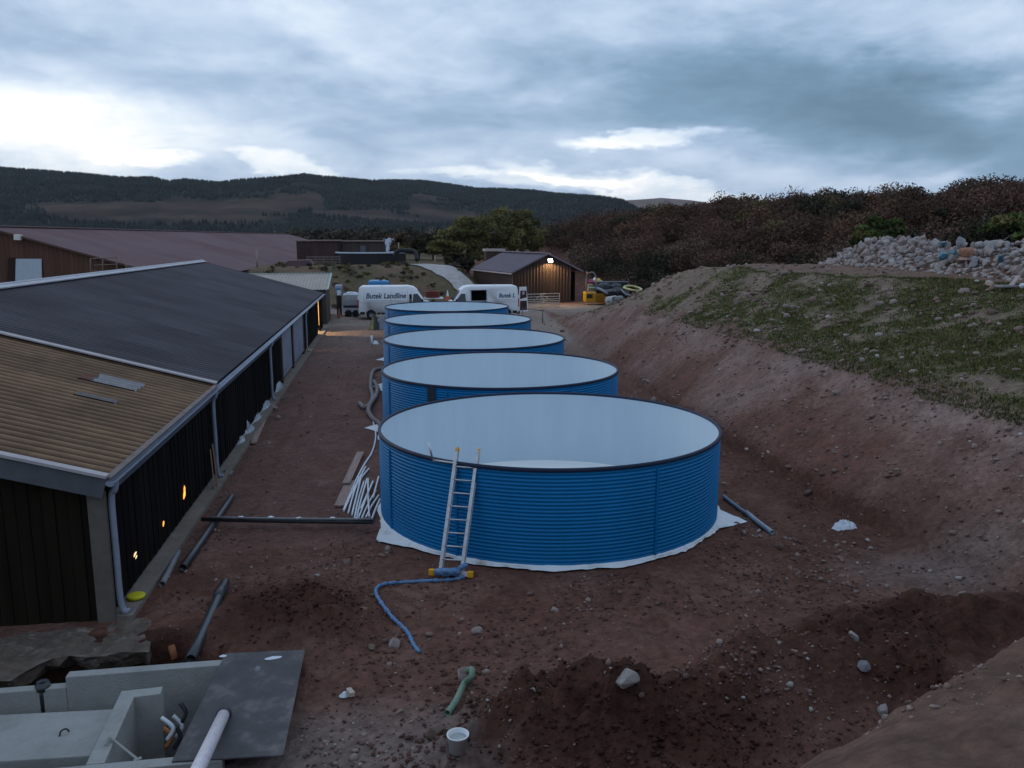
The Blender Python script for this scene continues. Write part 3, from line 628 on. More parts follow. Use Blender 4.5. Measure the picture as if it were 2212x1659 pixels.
# ------------------------------------------------------------------ the five fish tanks
m_blue = mat('blue_steel', (.0006, .150, .37), rough=.5, var=.13, scale=.9, spec=.18, streak=(1, 1, .3), splash=((.10, .07, .06), .42))
m_liner = mat('pale_liner', (.48, .585, .67), rough=.45, var=.05, scale=.9, spec=.3, streak=(1.6, 1.6, .25), bump=.12, bscale=3.0, bstreak=(1.5, 1.5, .12))
m_floor = mat('liner_floor', (.80, .82, .82), rough=.55, var=.03, scale=1.3, spec=.3)
m_rim = mat('rim_black', (.010, .018, .045), rough=.6, var=.2, spec=.3)
m_skirt = mat('white_membrane', (.66, .70, .74), rough=.7, var=.10, scale=3, bump=.15, bscale=5, stain=(1.6, (.32, .26, .23), .56, .72))
m_dark = mat('dark_steel', (.03, .035, .045), rough=.6)
TH, TR, NS = 2.03, 4.0, 160
def make_tank():
    t = thing('fish_tank', 'nearest round blue corrugated tank with the aluminium ladder leaning on it', 'tank', (3.67, 18.985, 0), group='row of round blue tanks')
    wv = 26; prof = []
    for i in range(wv * 6 + 1):
        z = .02 + (TH - .04) * i / (wv * 6); prof.append((TR - .011 + .011 * math.cos(2 * math.pi * i / 6), z))
    MB().lathe(prof, NS).build('wall', m_blue, t, local=True)
    MB().lathe([(TR - .035, .02), (TR - .036, TH * .5), (TR - .035, TH - .01)], NS).build('liner', m_liner, t, local=True)
    mf = MB(); mf.lathe([(0.001, -.02 + .03), (1.5, .012), (TR - .045, .014), (TR - .040, .05)], NS); mf.build('floor', m_floor, t, local=True)
    prof = [(TR + .020, TH - .055), (TR + .026, TH - .03), (TR + .02, TH + .012), (TR - .012, TH + .024), (TR - .045, TH + .012), (TR - .05, TH - .025), (TR - .034, TH - .045)]
    MB().lathe(prof, NS).build('rim', m_rim, t, local=True)
    return t
def seams(t, angs):
    for a in angs:
        mb = MB(); c, s = math.cos(R_(a)), math.sin(R_(a))
        mb.obox((c * (TR + .004), s * (TR + .004), TH * .48), (.02, .055, TH * .9), (0, 0, R_(a)))
        for k in range(13): mb.obox((c * (TR + .018), s * (TR + .018), .12 + k * .14), (.014, .016, .016), (0, 0, R_(a)))
        mb.build('seam', m_blue, t, local=True)
def skirt(t, seed, corners):
    """membrane spread out under the tank; the corners of the square sheet stick out"""
    r_ = random.Random(seed); V, F = [], []; n = 240
    for k in range(n):
        a = 2 * math.pi * k / n; ro = TR + .075 + .02 * math.sin(a * 5 + seed) + .035 * math.sin(a * 17 + seed * 2) + r_.uniform(-.02, .02)
        for ca_, ex, wd in corners:
            d = abs((math.degrees(a) - ca_ + 180) % 360 - 180)
            if d < wd: ro = max(ro, TR + .15 + ex * (1 - d / wd) ** 1.15)
        for q, (rad, z) in enumerate(((TR - .03, .10), (TR + .035, .085 + r_.uniform(-.01, .015)), (TR + .10, .035 + r_.uniform(-.008, .012)), (ro, .015 + r_.uniform(0, .02)))):
            if q == 2: rad = min(rad, ro - .02)
            V.append((rad * math.cos(a), rad * math.sin(a), z))
    for k in range(n):
        for q in range(3): F.append((k * 4 + q, k * 4 + q + 1, ((k + 1) % n) * 4 + q + 1, ((k + 1) % n) * 4 + q))
    return np_mesh('ground_sheet', V, F, m_skirt, t, smooth=False)
tank = make_tank()
TL = ['nearest round blue corrugated tank with the aluminium ladder leaning on it', 'blue tank with a dark vertical strip, just behind the ladder tank',
      'middle one of the five round blue tanks in the row', 'blue tank second farthest along the row, next to the one by the vans', 'farthest and smallest looking blue tank, right in front of the two white vans']
tanks = [tank]
for i in range(1, 5):
    q = dup(tank, (3.67, 18.985 + 8.75 * i, 0)); q['label'] = TL[i]; tanks.append(q)
tanks[0]['label'] = TL[0]
for i, t in enumerate(tanks):
    seams(t, [232 + i * 7, 292 + i * 3, 200])
skirt(tanks[0], 3, [(205, .36, 10), (336, .52, 9)])
for i in range(1, 5): skirt(tanks[i], 5 + i, [(168 + 9 * i, .5, 10), (200, .28, 14), (25 - 6 * i, .55, 9)])
# upright dark strip on the second tank
mb = MB(); a = R_(231.5); mb.obox(((TR + .03) * math.cos(a), (TR + .03) * math.sin(a), TH * .5), (.03, .27, TH - .1), (0, 0, a)); mb.build('joint_strip', m_dark, tanks[1], local=True)
# bright glazed patch where the lamp light lies is left to the lamp itself

# ladder: two aluminium sections, stabiliser bar with yellow ends
m_alu = mat('aluminium', (.50, .51, .54), rough=.42, var=.2, scale=9, metal=.8)
m_yel = mat('yellow_plastic', (.75, .36, .02), rough=.5)
m_bar = mat('white_bar', (.62, .58, .58), rough=.5)
m_hose = mat('blue_layflat', (.10, .20, .36), rough=.45, var=.45, scale=14, bump=.5, bscale=25)
lad = thing('ladder', 'aluminium extension ladder leaning against the front of the nearest blue tank', 'ladder', (1.02, 15.03, 0))
f0, f1 = Vector((.82, 15.12, .04)), Vector((1.22, 15.0, .04))          # feet of the front section
t0, t1 = Vector((1.22, 15.80, 2.27)), Vector((1.62, 15.68, 2.25))
bk = Vector((.045, .115, .0))
for nm, o in (('front_section', Vector((0, 0, 0))), ('rear_section', bk)):
    mb = MB()
    for p, q in ((f0, t0), (f1, t1)): mb.beam(p + o, q + o, .030, .062, up=(1, -.27, 0))
    mb.build(nm, m_alu, lad)
    n = 8
    for k in range(n if nm == 'front_section' else 0):
        u = .11 + .76 * k / (n - 1)
        r_ = MB(); r_.tube([f0.lerp(t0, u) + o, f1.lerp(t1, u) + o], .017, 8); r_.build('rung', m_alu, lad)
d = (f1 - f0).normalized(); mb = MB(); mb.beam(f0 - d * .14 + Vector((0, -.03, .02)), f1 + d * .16 + Vector((0, -.03, .02)), .05, .085); bar = mb.build('stabiliser_bar', m_bar, lad)
for p in (f0 - d * .16, f1 + d * .18):
    mb = MB(); mb.beam(p - d * .055 + Vector((0, -.03, .02)), p + d * .055 + Vector((0, -.03, .02)), .075, .115); mb.build('end_cap', m_yel, lad, bevel=.01)
for p in (t0, t1, t0 + bk, t1 + bk):
    mb = MB(); mb.obox(p + Vector((0, .02, .01)), (.05, .085, .05), (R_(-20), 0, 0)); mb.build('top_hook', m_yel if p != t1 else m_alu, lad)
sb = MB(); sb.tube([t0 + Vector((-.46, .10, -.20)), t1 + Vector((.1, .02, -.30))], .022, 8); sb.tube([t0 + Vector((-.46, .10, -.20)), t0 + Vector((-.53, .13, .16))], .022, 8); sb.build('standoff_bar', m_alu, lad)

def on_ground(pix, r, lift=None):
    out = []
    for i, p in enumerate(pix):
        x, y, _ = at(*p); z = hz(x, y)
        for _k in range(3): x, y, _ = at(p[0], p[1], hz(x, y) + r + (lift[i] if lift else 0))
        out.append((x, y, hz(x, y) + r + (lift[i] if lift else 0)))
    return out
def hose(name, pix, r, m, label, cat, lift=None, group=None, hollow=0, flat=1.0, wob=0.0, n=10, seg=10):
    P = hose_pts(on_ground(pix, r * flat, lift), n)
    rad = [r * (1 + wob * math.sin(i * 1.7) * math.sin(i * .61)) for i in range(len(P))]
    mb = MB(); mb.tube(P, rad, seg, hollow=hollow)
    o = mb.build(name, m)
    return tag(o, label, cat, group)
hose('layflat_hose', [(1003, 1246), (975, 1252), (930, 1254), (870, 1258), (832, 1262), (814, 1270), (813, 1285), (825, 1310), (848, 1334), (872, 1352), (884, 1372), (893, 1392), (906, 1408)], .033, m_hose, 'blue lay-flat hose trailing from the ladder foot across the soil', 'hose', wob=.35)
mb = MB()
for (a_, b_, r0) in (((.75, 15.02, .1), (.95, 14.97, .07), .07), ((.95, 14.96, .08), (1.2, 14.93, .12), .075), ((1.16, 14.95, .1), (1.34, 15.0, .22), .05), ((.85, 14.98, .13), (1.15, 14.92, .08), .06)):
    mb.tube(hose_pts([a_, tuple((p + q) / 2 + (-.03, -.05, .05)[i] for i, (p, q) in enumerate(zip(a_, b_))), b_], 6), [r0 * .6] + [r0] * 11 + [r0 * .5], 9)
tag(mb.build('hose_bundle', m_hose), 'crumpled blue plastic bundled round the feet of the ladder', 'hose')
# ------------------------------------------------------------------ things lying about near the tanks
m_pvc = mat('white_pvc', (.66, .70, .76), rough=.4, var=.08, scale=4)
m_black = mat('black_pipe', (.030, .034, .042), rough=.38, var=.3, scale=6, spec=.5)
m_wood = mat('weathered_wood', (.30, .215, .19), rough=.9, var=.3, scale=3, streak=(6, .5, 6), bump=.3, bscale=30)
m_plast = mat('clear_plastic', (.30, .33, .38), rough=.3, var=.35, scale=6, spec=.6)
m_bag = mat('white_bag', (.58, .63, .70), rough=.55, var=.12, scale=6, bump=.5, bscale=9)
pvc = [((743, 1104), (790, 1008)), ((752, 1109), (776, 1030)), ((760, 1113), (782, 1022)), ((766, 1120), (786, 1040)), ((770, 1121), (793, 1034)), ((779, 1099), (806, 1040)), ((781, 1121), (812, 1060)),
       ((798, 1117), (795, 1034)), ((775, 1118), (805, 1040)), ((790, 1119), (818, 1070)), ((803, 1122), (821, 1078)), ((806, 1075), (818, 1030)), ((770, 1050), (797, 1012))]
for i, (a, b) in enumerate(pvc):
    P = on_ground([a, ((a[0] + b[0]) / 2 - 2 + i % 3, (a[1] + b[1]) / 2), b], .028, [.015 * (i % 4), .02 + .02 * (i % 3), .015 * ((i + 1) % 4)])
    mb = MB(); mb.tube(hose_pts(P, 5), .024, 8, hollow=.2)
    tag(mb.build('plastic_pipe', m_pvc), 'short white plastic pipe length in the loose heap beside the nearest tank', 'pipe', 'white plastic pipes beside the nearest tank')
tag(MB().tube(hose_pts(on_ground([(742, 1102), (765, 1046), (786, 1005), (803, 978), (811, 950), (811, 930), (803, 902), (793, 880)], .025) , 8), .026, 8).build('thin_hose', m_pvc), 'long thin white hose curving along the left side of the nearest tank', 'hose')
def plank(name, pa, pb, w, h, label, z=.03, m=m_wood, group=None, tilt=0):
    a, b = [Vector(at(*p, 0)) for p in (pa, pb)]; a.z, b.z = hz(a.x, a.y) + z, hz(b.x, b.y) + z + tilt
    mb = MB(); mb.beam(a, b, w, h); return tag(mb.build(name, m, bevel=.004), label, 'plank', group)
plank('plank', (733, 1096), (757, 1042), .24, .045, 'wide weathered plank lying beside the white pipes, the end nearer the camera', z=.04)
plank('plank', (748, 1052), (779, 984), .20, .045, 'weathered plank lapped over the far end of another beside the white pipes', z=.10)
plank('plank', (548, 961), (570, 909), .16, .05, 'pale board lying alone on the soil beside the plastic sheeting', z=.05)
plank('plank', (577, 871), (597, 885), .12, .06, 'short split timber near the middle downpipe of the long shed', z=.05)
plank('plank', (745, 843), (760, 846), .10, .06, 'stub of pale timber on the aisle next to the grey shed panels', z=.05) if False else None
def ground_tube(name, pa, pb, r, m, label, cat='pipe', z=0, hollow=.18, group=None, n=6, zabs=None):
    P = on_ground([pa, pb], r, [z, z]) if zabs is None else [at(*pa, zabs), at(*pb, zabs)]; a, b = Vector(P[0]), Vector(P[1])
    mb = MB(); mb.tube([a.lerp(b, k / n) + Vector((0, 0, -.012 * math.sin(math.pi * k / n))) for k in range(n + 1)], r, 14, hollow=hollow)
    return tag(mb.build(name, m), label, cat, group)
ground_tube('drain_pipe', (395, 1226), (500, 1074), .075, m_black, 'black drain pipe with an open end lying along the shed wall', z=.03)
ground_tube('drain_pipe', (412, 1425), (486, 1258), .085, m_black, 'thick black drain pipe running from the concrete chamber towards the shed', zabs=.13)
tag(MB().tube([at(478, 1273, .13), at(471, 1290, .13)], .098, 14).build('pipe_coupling', m_black), 'black collar joining the thick drain pipe near the chamber', 'coupling')
ground_tube('cross_pipe', (436, 1121), (806, 1127), .055, m_black, 'long black pipe laid across the aisle from shed to nearest tank', z=.14)
ground_tube('batten', (448, 1117), (806, 1121), .022, mat('batten_grey', (.22, .22, .23), rough=.6), 'thin grey rod lying on top of the long cross pipe', 'rod', z=.26, hollow=0)
ground_tube('grey_pipe', (350, 1262), (385, 1192), .06, mat('dusty_pipe', (.16, .165, .18), rough=.6, var=.3), 'dusty grey pipe half buried along the shed footing', z=-.02)
for i, (px, py) in enumerate(((520, 1124), (585, 1124), (645, 1126), (718, 1126), (770, 1127))):
    x, y, z = at(px, py - 6, .25); MB().obox((x, y, .26), (.10, .10, .02), (0, 0, i)).build('pipe_clip', m_pvc, bpy.data.objects['cross_pipe'])
# leaning strip and rubbish round the downpipe foot
lean = MB(); a = Vector(at(470, 1052, .05)); b = Vector((WX + .10, a.y + .55, 1.05)); lean.beam(a, b, .03, .10); lean.beam(a + Vector((-.02, -.25, 0)), b + Vector((0, -.3, -.05)), .03, .05)
tag(lean.build('leaning_lath', mat('lath', (.24, .15, .11), rough=.9)), 'pair of thin wooden laths leaning against the dark shed wall', 'lath')
# crumpled sheets: subdivided and displaced
def crumple(name, c, rx, ry, h, m, label, cat, seed, rz=0, n=22, spikes=.0, group=None):
    r0 = np.random.default_rng(seed); u, v = np.meshgrid(np.linspace(-1, 1, n), np.linspace(-1, 1, n)); rad = np.sqrt(u ** 2 + v ** 2)
    sq = np.maximum(np.abs(u), np.abs(v)) / np.maximum(rad, 1e-6); X, Y = u * sq, v * sq
    edge = 1 + .35 * fbm(np.arctan2(v, u) * 2 + seed, rad * 0 + seed, 3); X, Y = X * edge * rx, Y * edge * ry
    Z = h * (np.clip(1 - rad, 0, 1) ** .6) * (.75 + 1.3 * np.abs(fbm(u * 3 + seed, v * 3 + seed * 2, 4)) * 2) + spikes * r0.random(u.shape) * (1 - rad / 1.5)
    c_, s_ = math.cos(rz), math.sin(rz); V = np.stack([c[0] + X * c_ - Y * s_, c[1] + X * s_ + Y * c_], -1).reshape(-1, 2)
    Vz = Hf(V[:, 0], V[:, 1]) + Z.ravel() + .012 if len(c) < 3 else c[2] + Z.ravel()
    ii = (np.arange(n - 1)[:, None] * n + np.arange(n - 1)[None, :]).ravel(); V3 = np.column_stack([V, Vz]); off = np.array([c[0], c[1], Vz.min()])
    o = np_mesh(name, V3 - off, np.stack([ii, ii + 1, ii + 1 + n, ii + n], 1), m); o.location = off
    return tag(o, label, cat, group)
for k, (px, py, rx_, ry_, h_, sp_, lab) in enumerate(((512, 957, .24, .9, .22, .16, 'crumpled clear plastic sheeting against the shed base, the piece nearest the second downpipe'), (528, 935, .28, 1.0, .30, .20, 'torn clear plastic heaped on the first strip of sheeting along the shed base'), (547, 908, .26, 1.3, .26, .18, 'pale plastic strip along the shed base right beside the lone board'), (566, 883, .28, 1.4, .30, .16, 'grey crumpled plastic along the shed base between lone board and middle downpipe'), (592, 843, .34, 1.9, .42, .14, 'grey plastic bundle bunched at the foot of the middle downpipe'))):
    crumple('plastic_sheeting', at(px, py), rx_, ry_, h_, m_plast, lab, 'sheeting', 3 + k, n=36, spikes=sp_)
crumple('card_sheet', at(491, 965), .12, .45, .40, mat('card', (.40, .31, .24), rough=.9), 'buff cardboard scrap standing by the shed downpipe', 'cardboard', 12, n=10)
crumple('dark_sack', at(490, 1022), .16, .35, .10, m_black, 'dark plastic sack slumped at the foot of the second downpipe', 'sack', 13, n=12)
crumple('feed_bag', at(1823, 1140), .33, .20, .20, m_bag, 'full white plastic bag lying on the bare soil right of the tanks', 'bag', 5, rz=.3)
crumple('rag', at(190, 1322), .07, .13, .10, mat('rag', (.25, .28, .32), rough=.8), 'small pale rag on the ground at the shed gable', 'rag', 7, n=9, spikes=.1)
crumple('paper_scrap', at(744, 1503), .075, .055, .06, m_bag, 'crumpled white paper scrap beside a buff brick', 'paper', 8, n=9)
x, y, z = at(757, 1496, .05); tag(MB().obox((x, y, hz(x, y) + .05), (.075, .16, .065), (0, .1, .4)).build('brick', mat('buff_brick', (.44, .36, .31), rough=.9, var=.2), bevel=.006), 'buff brick lying on the soil beside the concrete chamber', 'brick')
x, y, z = at(295, 1300); lid = MB(); lid.lathe([(.001, .05), (.13, .052), (.152, .04), (.16, 0), (.001, 0)], 28, (x, y, .09)); tag(lid.build('bucket_lid', mat('lid_yellow', (.50, .46, .015), rough=.5, var=.12, scale=8)), 'round yellow lid lying at the foot of the corner downpipe', 'lid')
# white plastic pot
x, y, z = at(990, 1653); g = hz(x, y); pot = thing('plastic_pot', 'white plastic pot half full of grey water on the soil', 'pot', (x, y, g))
MB().lathe([(.001, .0), (.105, 0), (.125, .21), (.138, .212), (.138, .228), (.124, .228), (.112, .16)], 32).build('pot_body', mat('pot_white', (.68, .70, .72), rough=.4, var=.06), pot, local=True)
MB().lathe([(.001, .165), (.113, .165)], 32).build('water', mat('grey_water', (.34, .37, .38), rough=.12, var=.3, scale=18), pot, local=True)
# green hose stub rising out of the spoil, small bin
gp = [Vector(p) for p in on_ground([(966, 1541), (985, 1520), (1003, 1495)], .05)]
e = Vector(at(1018, 1462, .30)); t_ = Vector(at(1019, 1446, .36)); q = Vector(at(1010, 1450, .22)); gp = [gp[0], gp[1] + Vector((0, 0, .04)), gp[2] + Vector((0, 0, .13)), e, t_, q]
tag(MB().tube(hose_pts(gp, 8), .045, 14, hollow=.2).build('suction_hose', mat('hose_green', (.15, .23, .17), rough=.5, var=.25, scale=10, bump=.3, bscale=30)), 'pale green suction hose curving out of the dark spoil', 'hose')
x, y, z = at(1006, 1470); g = hz(x, y)
bn = MB(); bn.lathe([(.001, 0), (.10, 0), (.12, .19), (.11, .19), (.09, .03)], 20, (x, y, g)); bn.lathe([(.102, .02), (.104, .065), (.108, .065)], 20, (x, y, g), 1)
tag(bn.build('small_bucket', [mat('bucket_dusty', (.26, .20, .19), rough=.8, var=.2), m_black]), 'small dusty bucket beside the green hose', 'bucket')
for px, py, sx, sy, sz, lab, mm in ((980, 1478, .13, .10, .09, 'flat grey stone in the spoil beside the small bucket', 'rock_pale'),): pass
# right of the tanks
ground_tube('blue_pipe', (1563, 1072), (1618, 1112), .045, mat('blue_grey_pipe', (.14, .20, .28), rough=.5, var=.3), 'blue grey pipe lying right of the nearest tank, its far length', z=.02, hollow=0)
ground_tube('blue_pipe', (1612, 1106), (1668, 1150), .055, mat('pale_blue_pipe', (.25, .31, .38), rough=.5, var=.3), 'pale blue pipe end lying in the soil right of the nearest tank', z=.02)
# grey flexible hoses and rods beside the second tank
m_flex = mat('flex_hose', (.17, .15, .155), rough=.7, var=.2, scale=5)
hose('flexible_hose', [(826, 795), (808, 800), (802, 815), (801, 838), (805, 855), (800, 872), (786, 880), (777, 866 + 5)], .085, m_flex, 'grey flexible hose beside the second tank with its open end on the aisle', 'hose', hollow=.2)
hose('flexible_hose', [(808, 823), (815, 838), (812, 855), (800, 872), (796, 888), (806, 905), (818, 913), (824, 924)], .085, m_flex, 'grey flexible hose winding between the second tank and the thin white hose', 'hose', lift=[.03, .05, .05, .12, .05, .0, 0, 0])
for (px, py, h_, lab) in ((803, 748, 1.0, 'white plastic pipe stub standing upright in the aisle left of the third tank'), ):
    x, y, z = at(px, py); tag(MB().tube([(x, y, hz(x, y)), (x + .02, y, hz(x, y) + .62)], .075, 10, hollow=.25).build('pipe_stub', m_pvc), lab, 'pipe')
x, y, z = at(812, 743); crumple('pipe_fitting', (x, y), .18, .22, .22, m_pvc, 'white plastic fitting lying beside the upright pipe stub', 'fitting', 21, n=8)
# sacks beside the fourth tank
x, y, z = at(809, 712); crumple('rubble_sack', (x, y), .42, .5, .95, mat('green_sack', (.035, .05, .045), rough=.6, var=.4, scale=3, bump=.6, bscale=5), 'dark green sack standing at the left of the far tanks', 'sack', 31, n=20)
x, y, z = at(824, 711); crumple('rubble_sack', (x, y), .40, .5, .9, mat('grey_sack', (.22, .23, .27), rough=.6, var=.3, scale=3, bump=.6, bscale=5), 'grey plastic sack leaning between the dark sack and the far tank', 'sack', 33, n=20)

# ------------------------------------------------------------------ concrete chamber at the lower left with its board and pipe
ch = thing('concrete_chamber', 'open concrete chamber with an inner dividing wall in the lower left corner', 'chamber', (-4, 11, 0))
ZT = .22
A, Bq = Vector(at(150, 1450, ZT)), Vector(at(640, 1412, ZT)); dirx = (Bq - A).normalized(); diry = Vector((dirx.y, -dirx.x, 0))     # diry points towards the camera
def cw(name, p, d, l, th, z0, z1, m=m_conc):
    p = Vector(p); d = Vector(d).normalized(); n = Vector((d.y, -d.x, 0))
    c = [p, p + d * l, p + d * l + n * th, p + n * th]
    mb = MB(); mb.hexa([(q.x, q.y, z0) for q in c] + [(q.x, q.y, z1) for q in c]); return mb.build(name, m, ch, bevel=.012)
cw('far_wall', A, dirx, 2.65, .17, -1.7, ZT)
cw('far_wall_low', A - dirx * 2.6 + diry * .02, dirx, 2.598, .15, -1.7, ZT - .16)
Lw = 2.35
nearA = A + diry * Lw - dirx * .95
cw('near_wall', A + diry * Lw - dirx * 2.4, dirx, 4.95, .17, -1.7, ZT)
cw('end_wall', A + dirx * 2.48 + diry * .172, diry, Lw - .174, .17, -1.7, ZT)
# divider: a leg towards the camera and a short return
T0 = Vector(at(262, 1492, ZT)); T1 = Vector(at(352, 1482, ZT))
cw('divider_return', T0, (T1 - T0), (T1 - T0).length, .20, -1.7, ZT - .003)
tn = Vector(at(190, 1640, ZT)); dv = (tn - T0).normalized(); reach = ((A + diry * Lw - T0).dot(diry)) / dv.dot(diry)
cw('divider_wall', T0 + dv * .015, dv, reach - .03, -.21, -1.7, ZT - .006)
MB().add([(-9, 9, -1.6), (0, 9, -1.6), (0, 13, -1.6), (-9, 13, -1.6)], [(0, 1, 2, 3)]).build('chamber_floor', m_concd, ch)
# precast lid inside, on the left
lid = thing('chamber_lid', 'pale precast concrete lid with a black lifting loop inside the chamber', 'lid', at(100, 1600, -.12))
c = [Vector(at(-90, 1548, -.05)), Vector(at(247, 1531, -.05)), Vector(at(196, 1632, -.05)), Vector(at(-120, 1652, -.05))]
mb = MB(); mb.hexa([(q.x, q.y, -.30) for q in (c[3], c[2], c[1], c[0])] + [(q.x, q.y, -.05) for q in (c[3], c[2], c[1], c[0])]); mb.build('slab', m_conc, lid, bevel=.02)
p = Vector(at(138, 1588, -.05)); MB().tube(hose_pts([p + Vector((-.05, -.02, -.01)), p + Vector((-.03, 0, .06)), p + Vector((.03, .02, .075)), p + Vector((.06, .02, .03))], 5), .012, 8).build('lifting_loop', m_black, lid)
x, y, z = at(92, 1478, .10); st = MB(); st.tube([(x, y, -.3), (x, y, .14)], .085, 14, hollow=.2); st.tube([(x, y, .02), (x, y, .10)], .10, 14); tag(st.build('pipe_stub', m_black), 'black pipe stub standing on the far wall of the chamber', 'pipe')
# plywood board over the right end
m_ply = mat('shuttering_ply', (.070, .068, .072), rough=.7, var=.35, scale=2.2, spec=.3, stain=(2.2, (.17, .15, .145), .52, .74))
ZB = ZT + .025
bp = [Vector(at(487, 1411, ZB)), Vector(at(659, 1403, ZB)), Vector(at(612, 1631, ZB)), Vector(at(371, 1644, ZB))]
mb = MB(); mb.hexa([(q.x, q.y, ZB - .02) for q in reversed(bp)] + [(q.x, q.y, ZB) for q in reversed(bp)])
tag(mb.build('plywood_board', m_ply, bevel=.003), 'dark stained plywood sheet laid over the right end of the concrete chamber', 'board')
crumple('paper_scrap', at(590, 1421, ZB + .004), .13, .045, .02, m_bag, 'torn white paper lying near the far edge of the plywood sheet', 'paper', 41, rz=.15, n=10)
crumple('paper_scrap', at(482, 1417, ZB + .004), .055, .035, .015, m_bag, 'small white paper label at the far left corner of the plywood sheet', 'paper', 42, n=7)
p = at(557, 1447, ZB); tag(MB().lathe([(.001, .05), (.02, .048), (.045, .02), (.05, 0)], 14, p).build('knob', mat('knob_grey', (.20, .21, .22), rough=.4)), 'small grey dome on top of the plywood sheet', 'knob')
wp = thing('vent_pipe', 'white plastic pipe with a black collar rising through the plywood sheet', 'pipe', at(478, 1552, ZB))
a = Vector(at(484, 1542, ZB + .02)); b = Vector(at(425, 1668, ZB + .75)); d = (b - a).normalized()
MB().tube([a + d * .05, b, b + d * .5], .078, 20).build('pipe', mat('pipe_white', (.66, .62, .66), rough=.5, var=.12, scale=14, stain=(9, (.42, .36, .37), .55, .75)), wp)
MB().tube([a, a + d * .09], .098, 20).build('collar', m_black, wp)
# tangle of fittings inside the chamber and a clamp on the divider
mb = MB(); c0 = Vector(at(376, 1600, -.5))
for i in range(5):
    o = c0 + Vector((rnd.uniform(-.12, .12), rnd.uniform(-.25, .25), rnd.uniform(-.1, .25))); mb.tube(hose_pts([o, o + Vector((.08, .05, .14)), o + Vector((rnd.uniform(-.1, .15), .1, .28))], 5), .03, 8, i % 3)
tag(mb.build('pipe_fittings', [m_pvc, m_black, mat('fit_orange', (.5, .2, .08))]), 'tangle of white, black and orange plastic fittings inside the chamber', 'fittings')
mb = MB(); p = Vector(at(252, 1605, ZT + .02)); mb.beam(p + Vector((-.12, .12, .02)), p + Vector((.34, -.25, -.12)), .03, .012); mb.beam(p + Vector((-.12, .10, .02)), p + Vector((-.10, -.08, .03)), .03, .012); mb.obox(p + Vector((.3, -.22, -.12)), (.09, .05, .05), (0, 0, .5))
tag(mb.build('strap_clamp', mat('clamp_steel', (.24, .24, .23), rough=.5, metal=.3)), 'small steel strap clamp hooked over the chamber divider', 'clamp')
# broken edge of the old concrete apron at the shed corner
rr0 = random.Random(5); top, V, F = [], [], []
edge = [(325, 1343), (328, 1372), (322, 1408), (296, 1412), (262, 1416), (225, 1420), (185, 1421), (150, 1416), (118, 1426), (88, 1432), (48, 1448), (20, 1466), (-60, 1475)]
back_ = [(262, 1338), (255, 1340), (250, 1345), (240, 1348), (225, 1352), (205, 1355), (185, 1357), (160, 1360), (130, 1362), (95, 1366), (60, 1370), (10, 1376), (-60, 1384)]
n = len(edge)
for (e_, b_) in zip(edge, back_):
    for q in range(5):
        t = q / 4; px, py = b_[0] * (1 - t) + e_[0] * t, b_[1] * (1 - t) + e_[1] * t; x, y, z = at(px, py, .04); V.append((x, y, .045 + rr0.uniform(-.03, .03) + .03 * math.sin(x * 7)))
    x, y, z = at(*e_, .04); V.append((x + rr0.uniform(-.10, .10), y + rr0.uniform(-.02, .12), -.06)); V.append((x + rr0.uniform(-.05, .05), y + rr0.uniform(.1, .3), -.24))
for i in range(n - 1):
    for q in range(6): F.append((i * 7 + q, i * 7 + q + 1, (i + 1) * 7 + q + 1, (i + 1) * 7 + q))
mb = MB(); mb.add(V, F); ap = tag(mb.build('concrete_apron', mat('apron', (.105, .08, .064), rough=.95, var=.5, scale=6, bump=1.0, bscale=16, stain=(3.5, (.20, .17, .15), .55, .68))), 'broken edge of an old concrete apron overhanging the trench by the shed', 'slab')
tag(MB().tube([at(378, 1425, -.15), at(370, 1395, .02)], .055, 12).build('clay_pipe', mat('clay', (.20, .07, .03), rough=.8)), 'short orange clay pipe poking out of the trench wall', 'pipe')
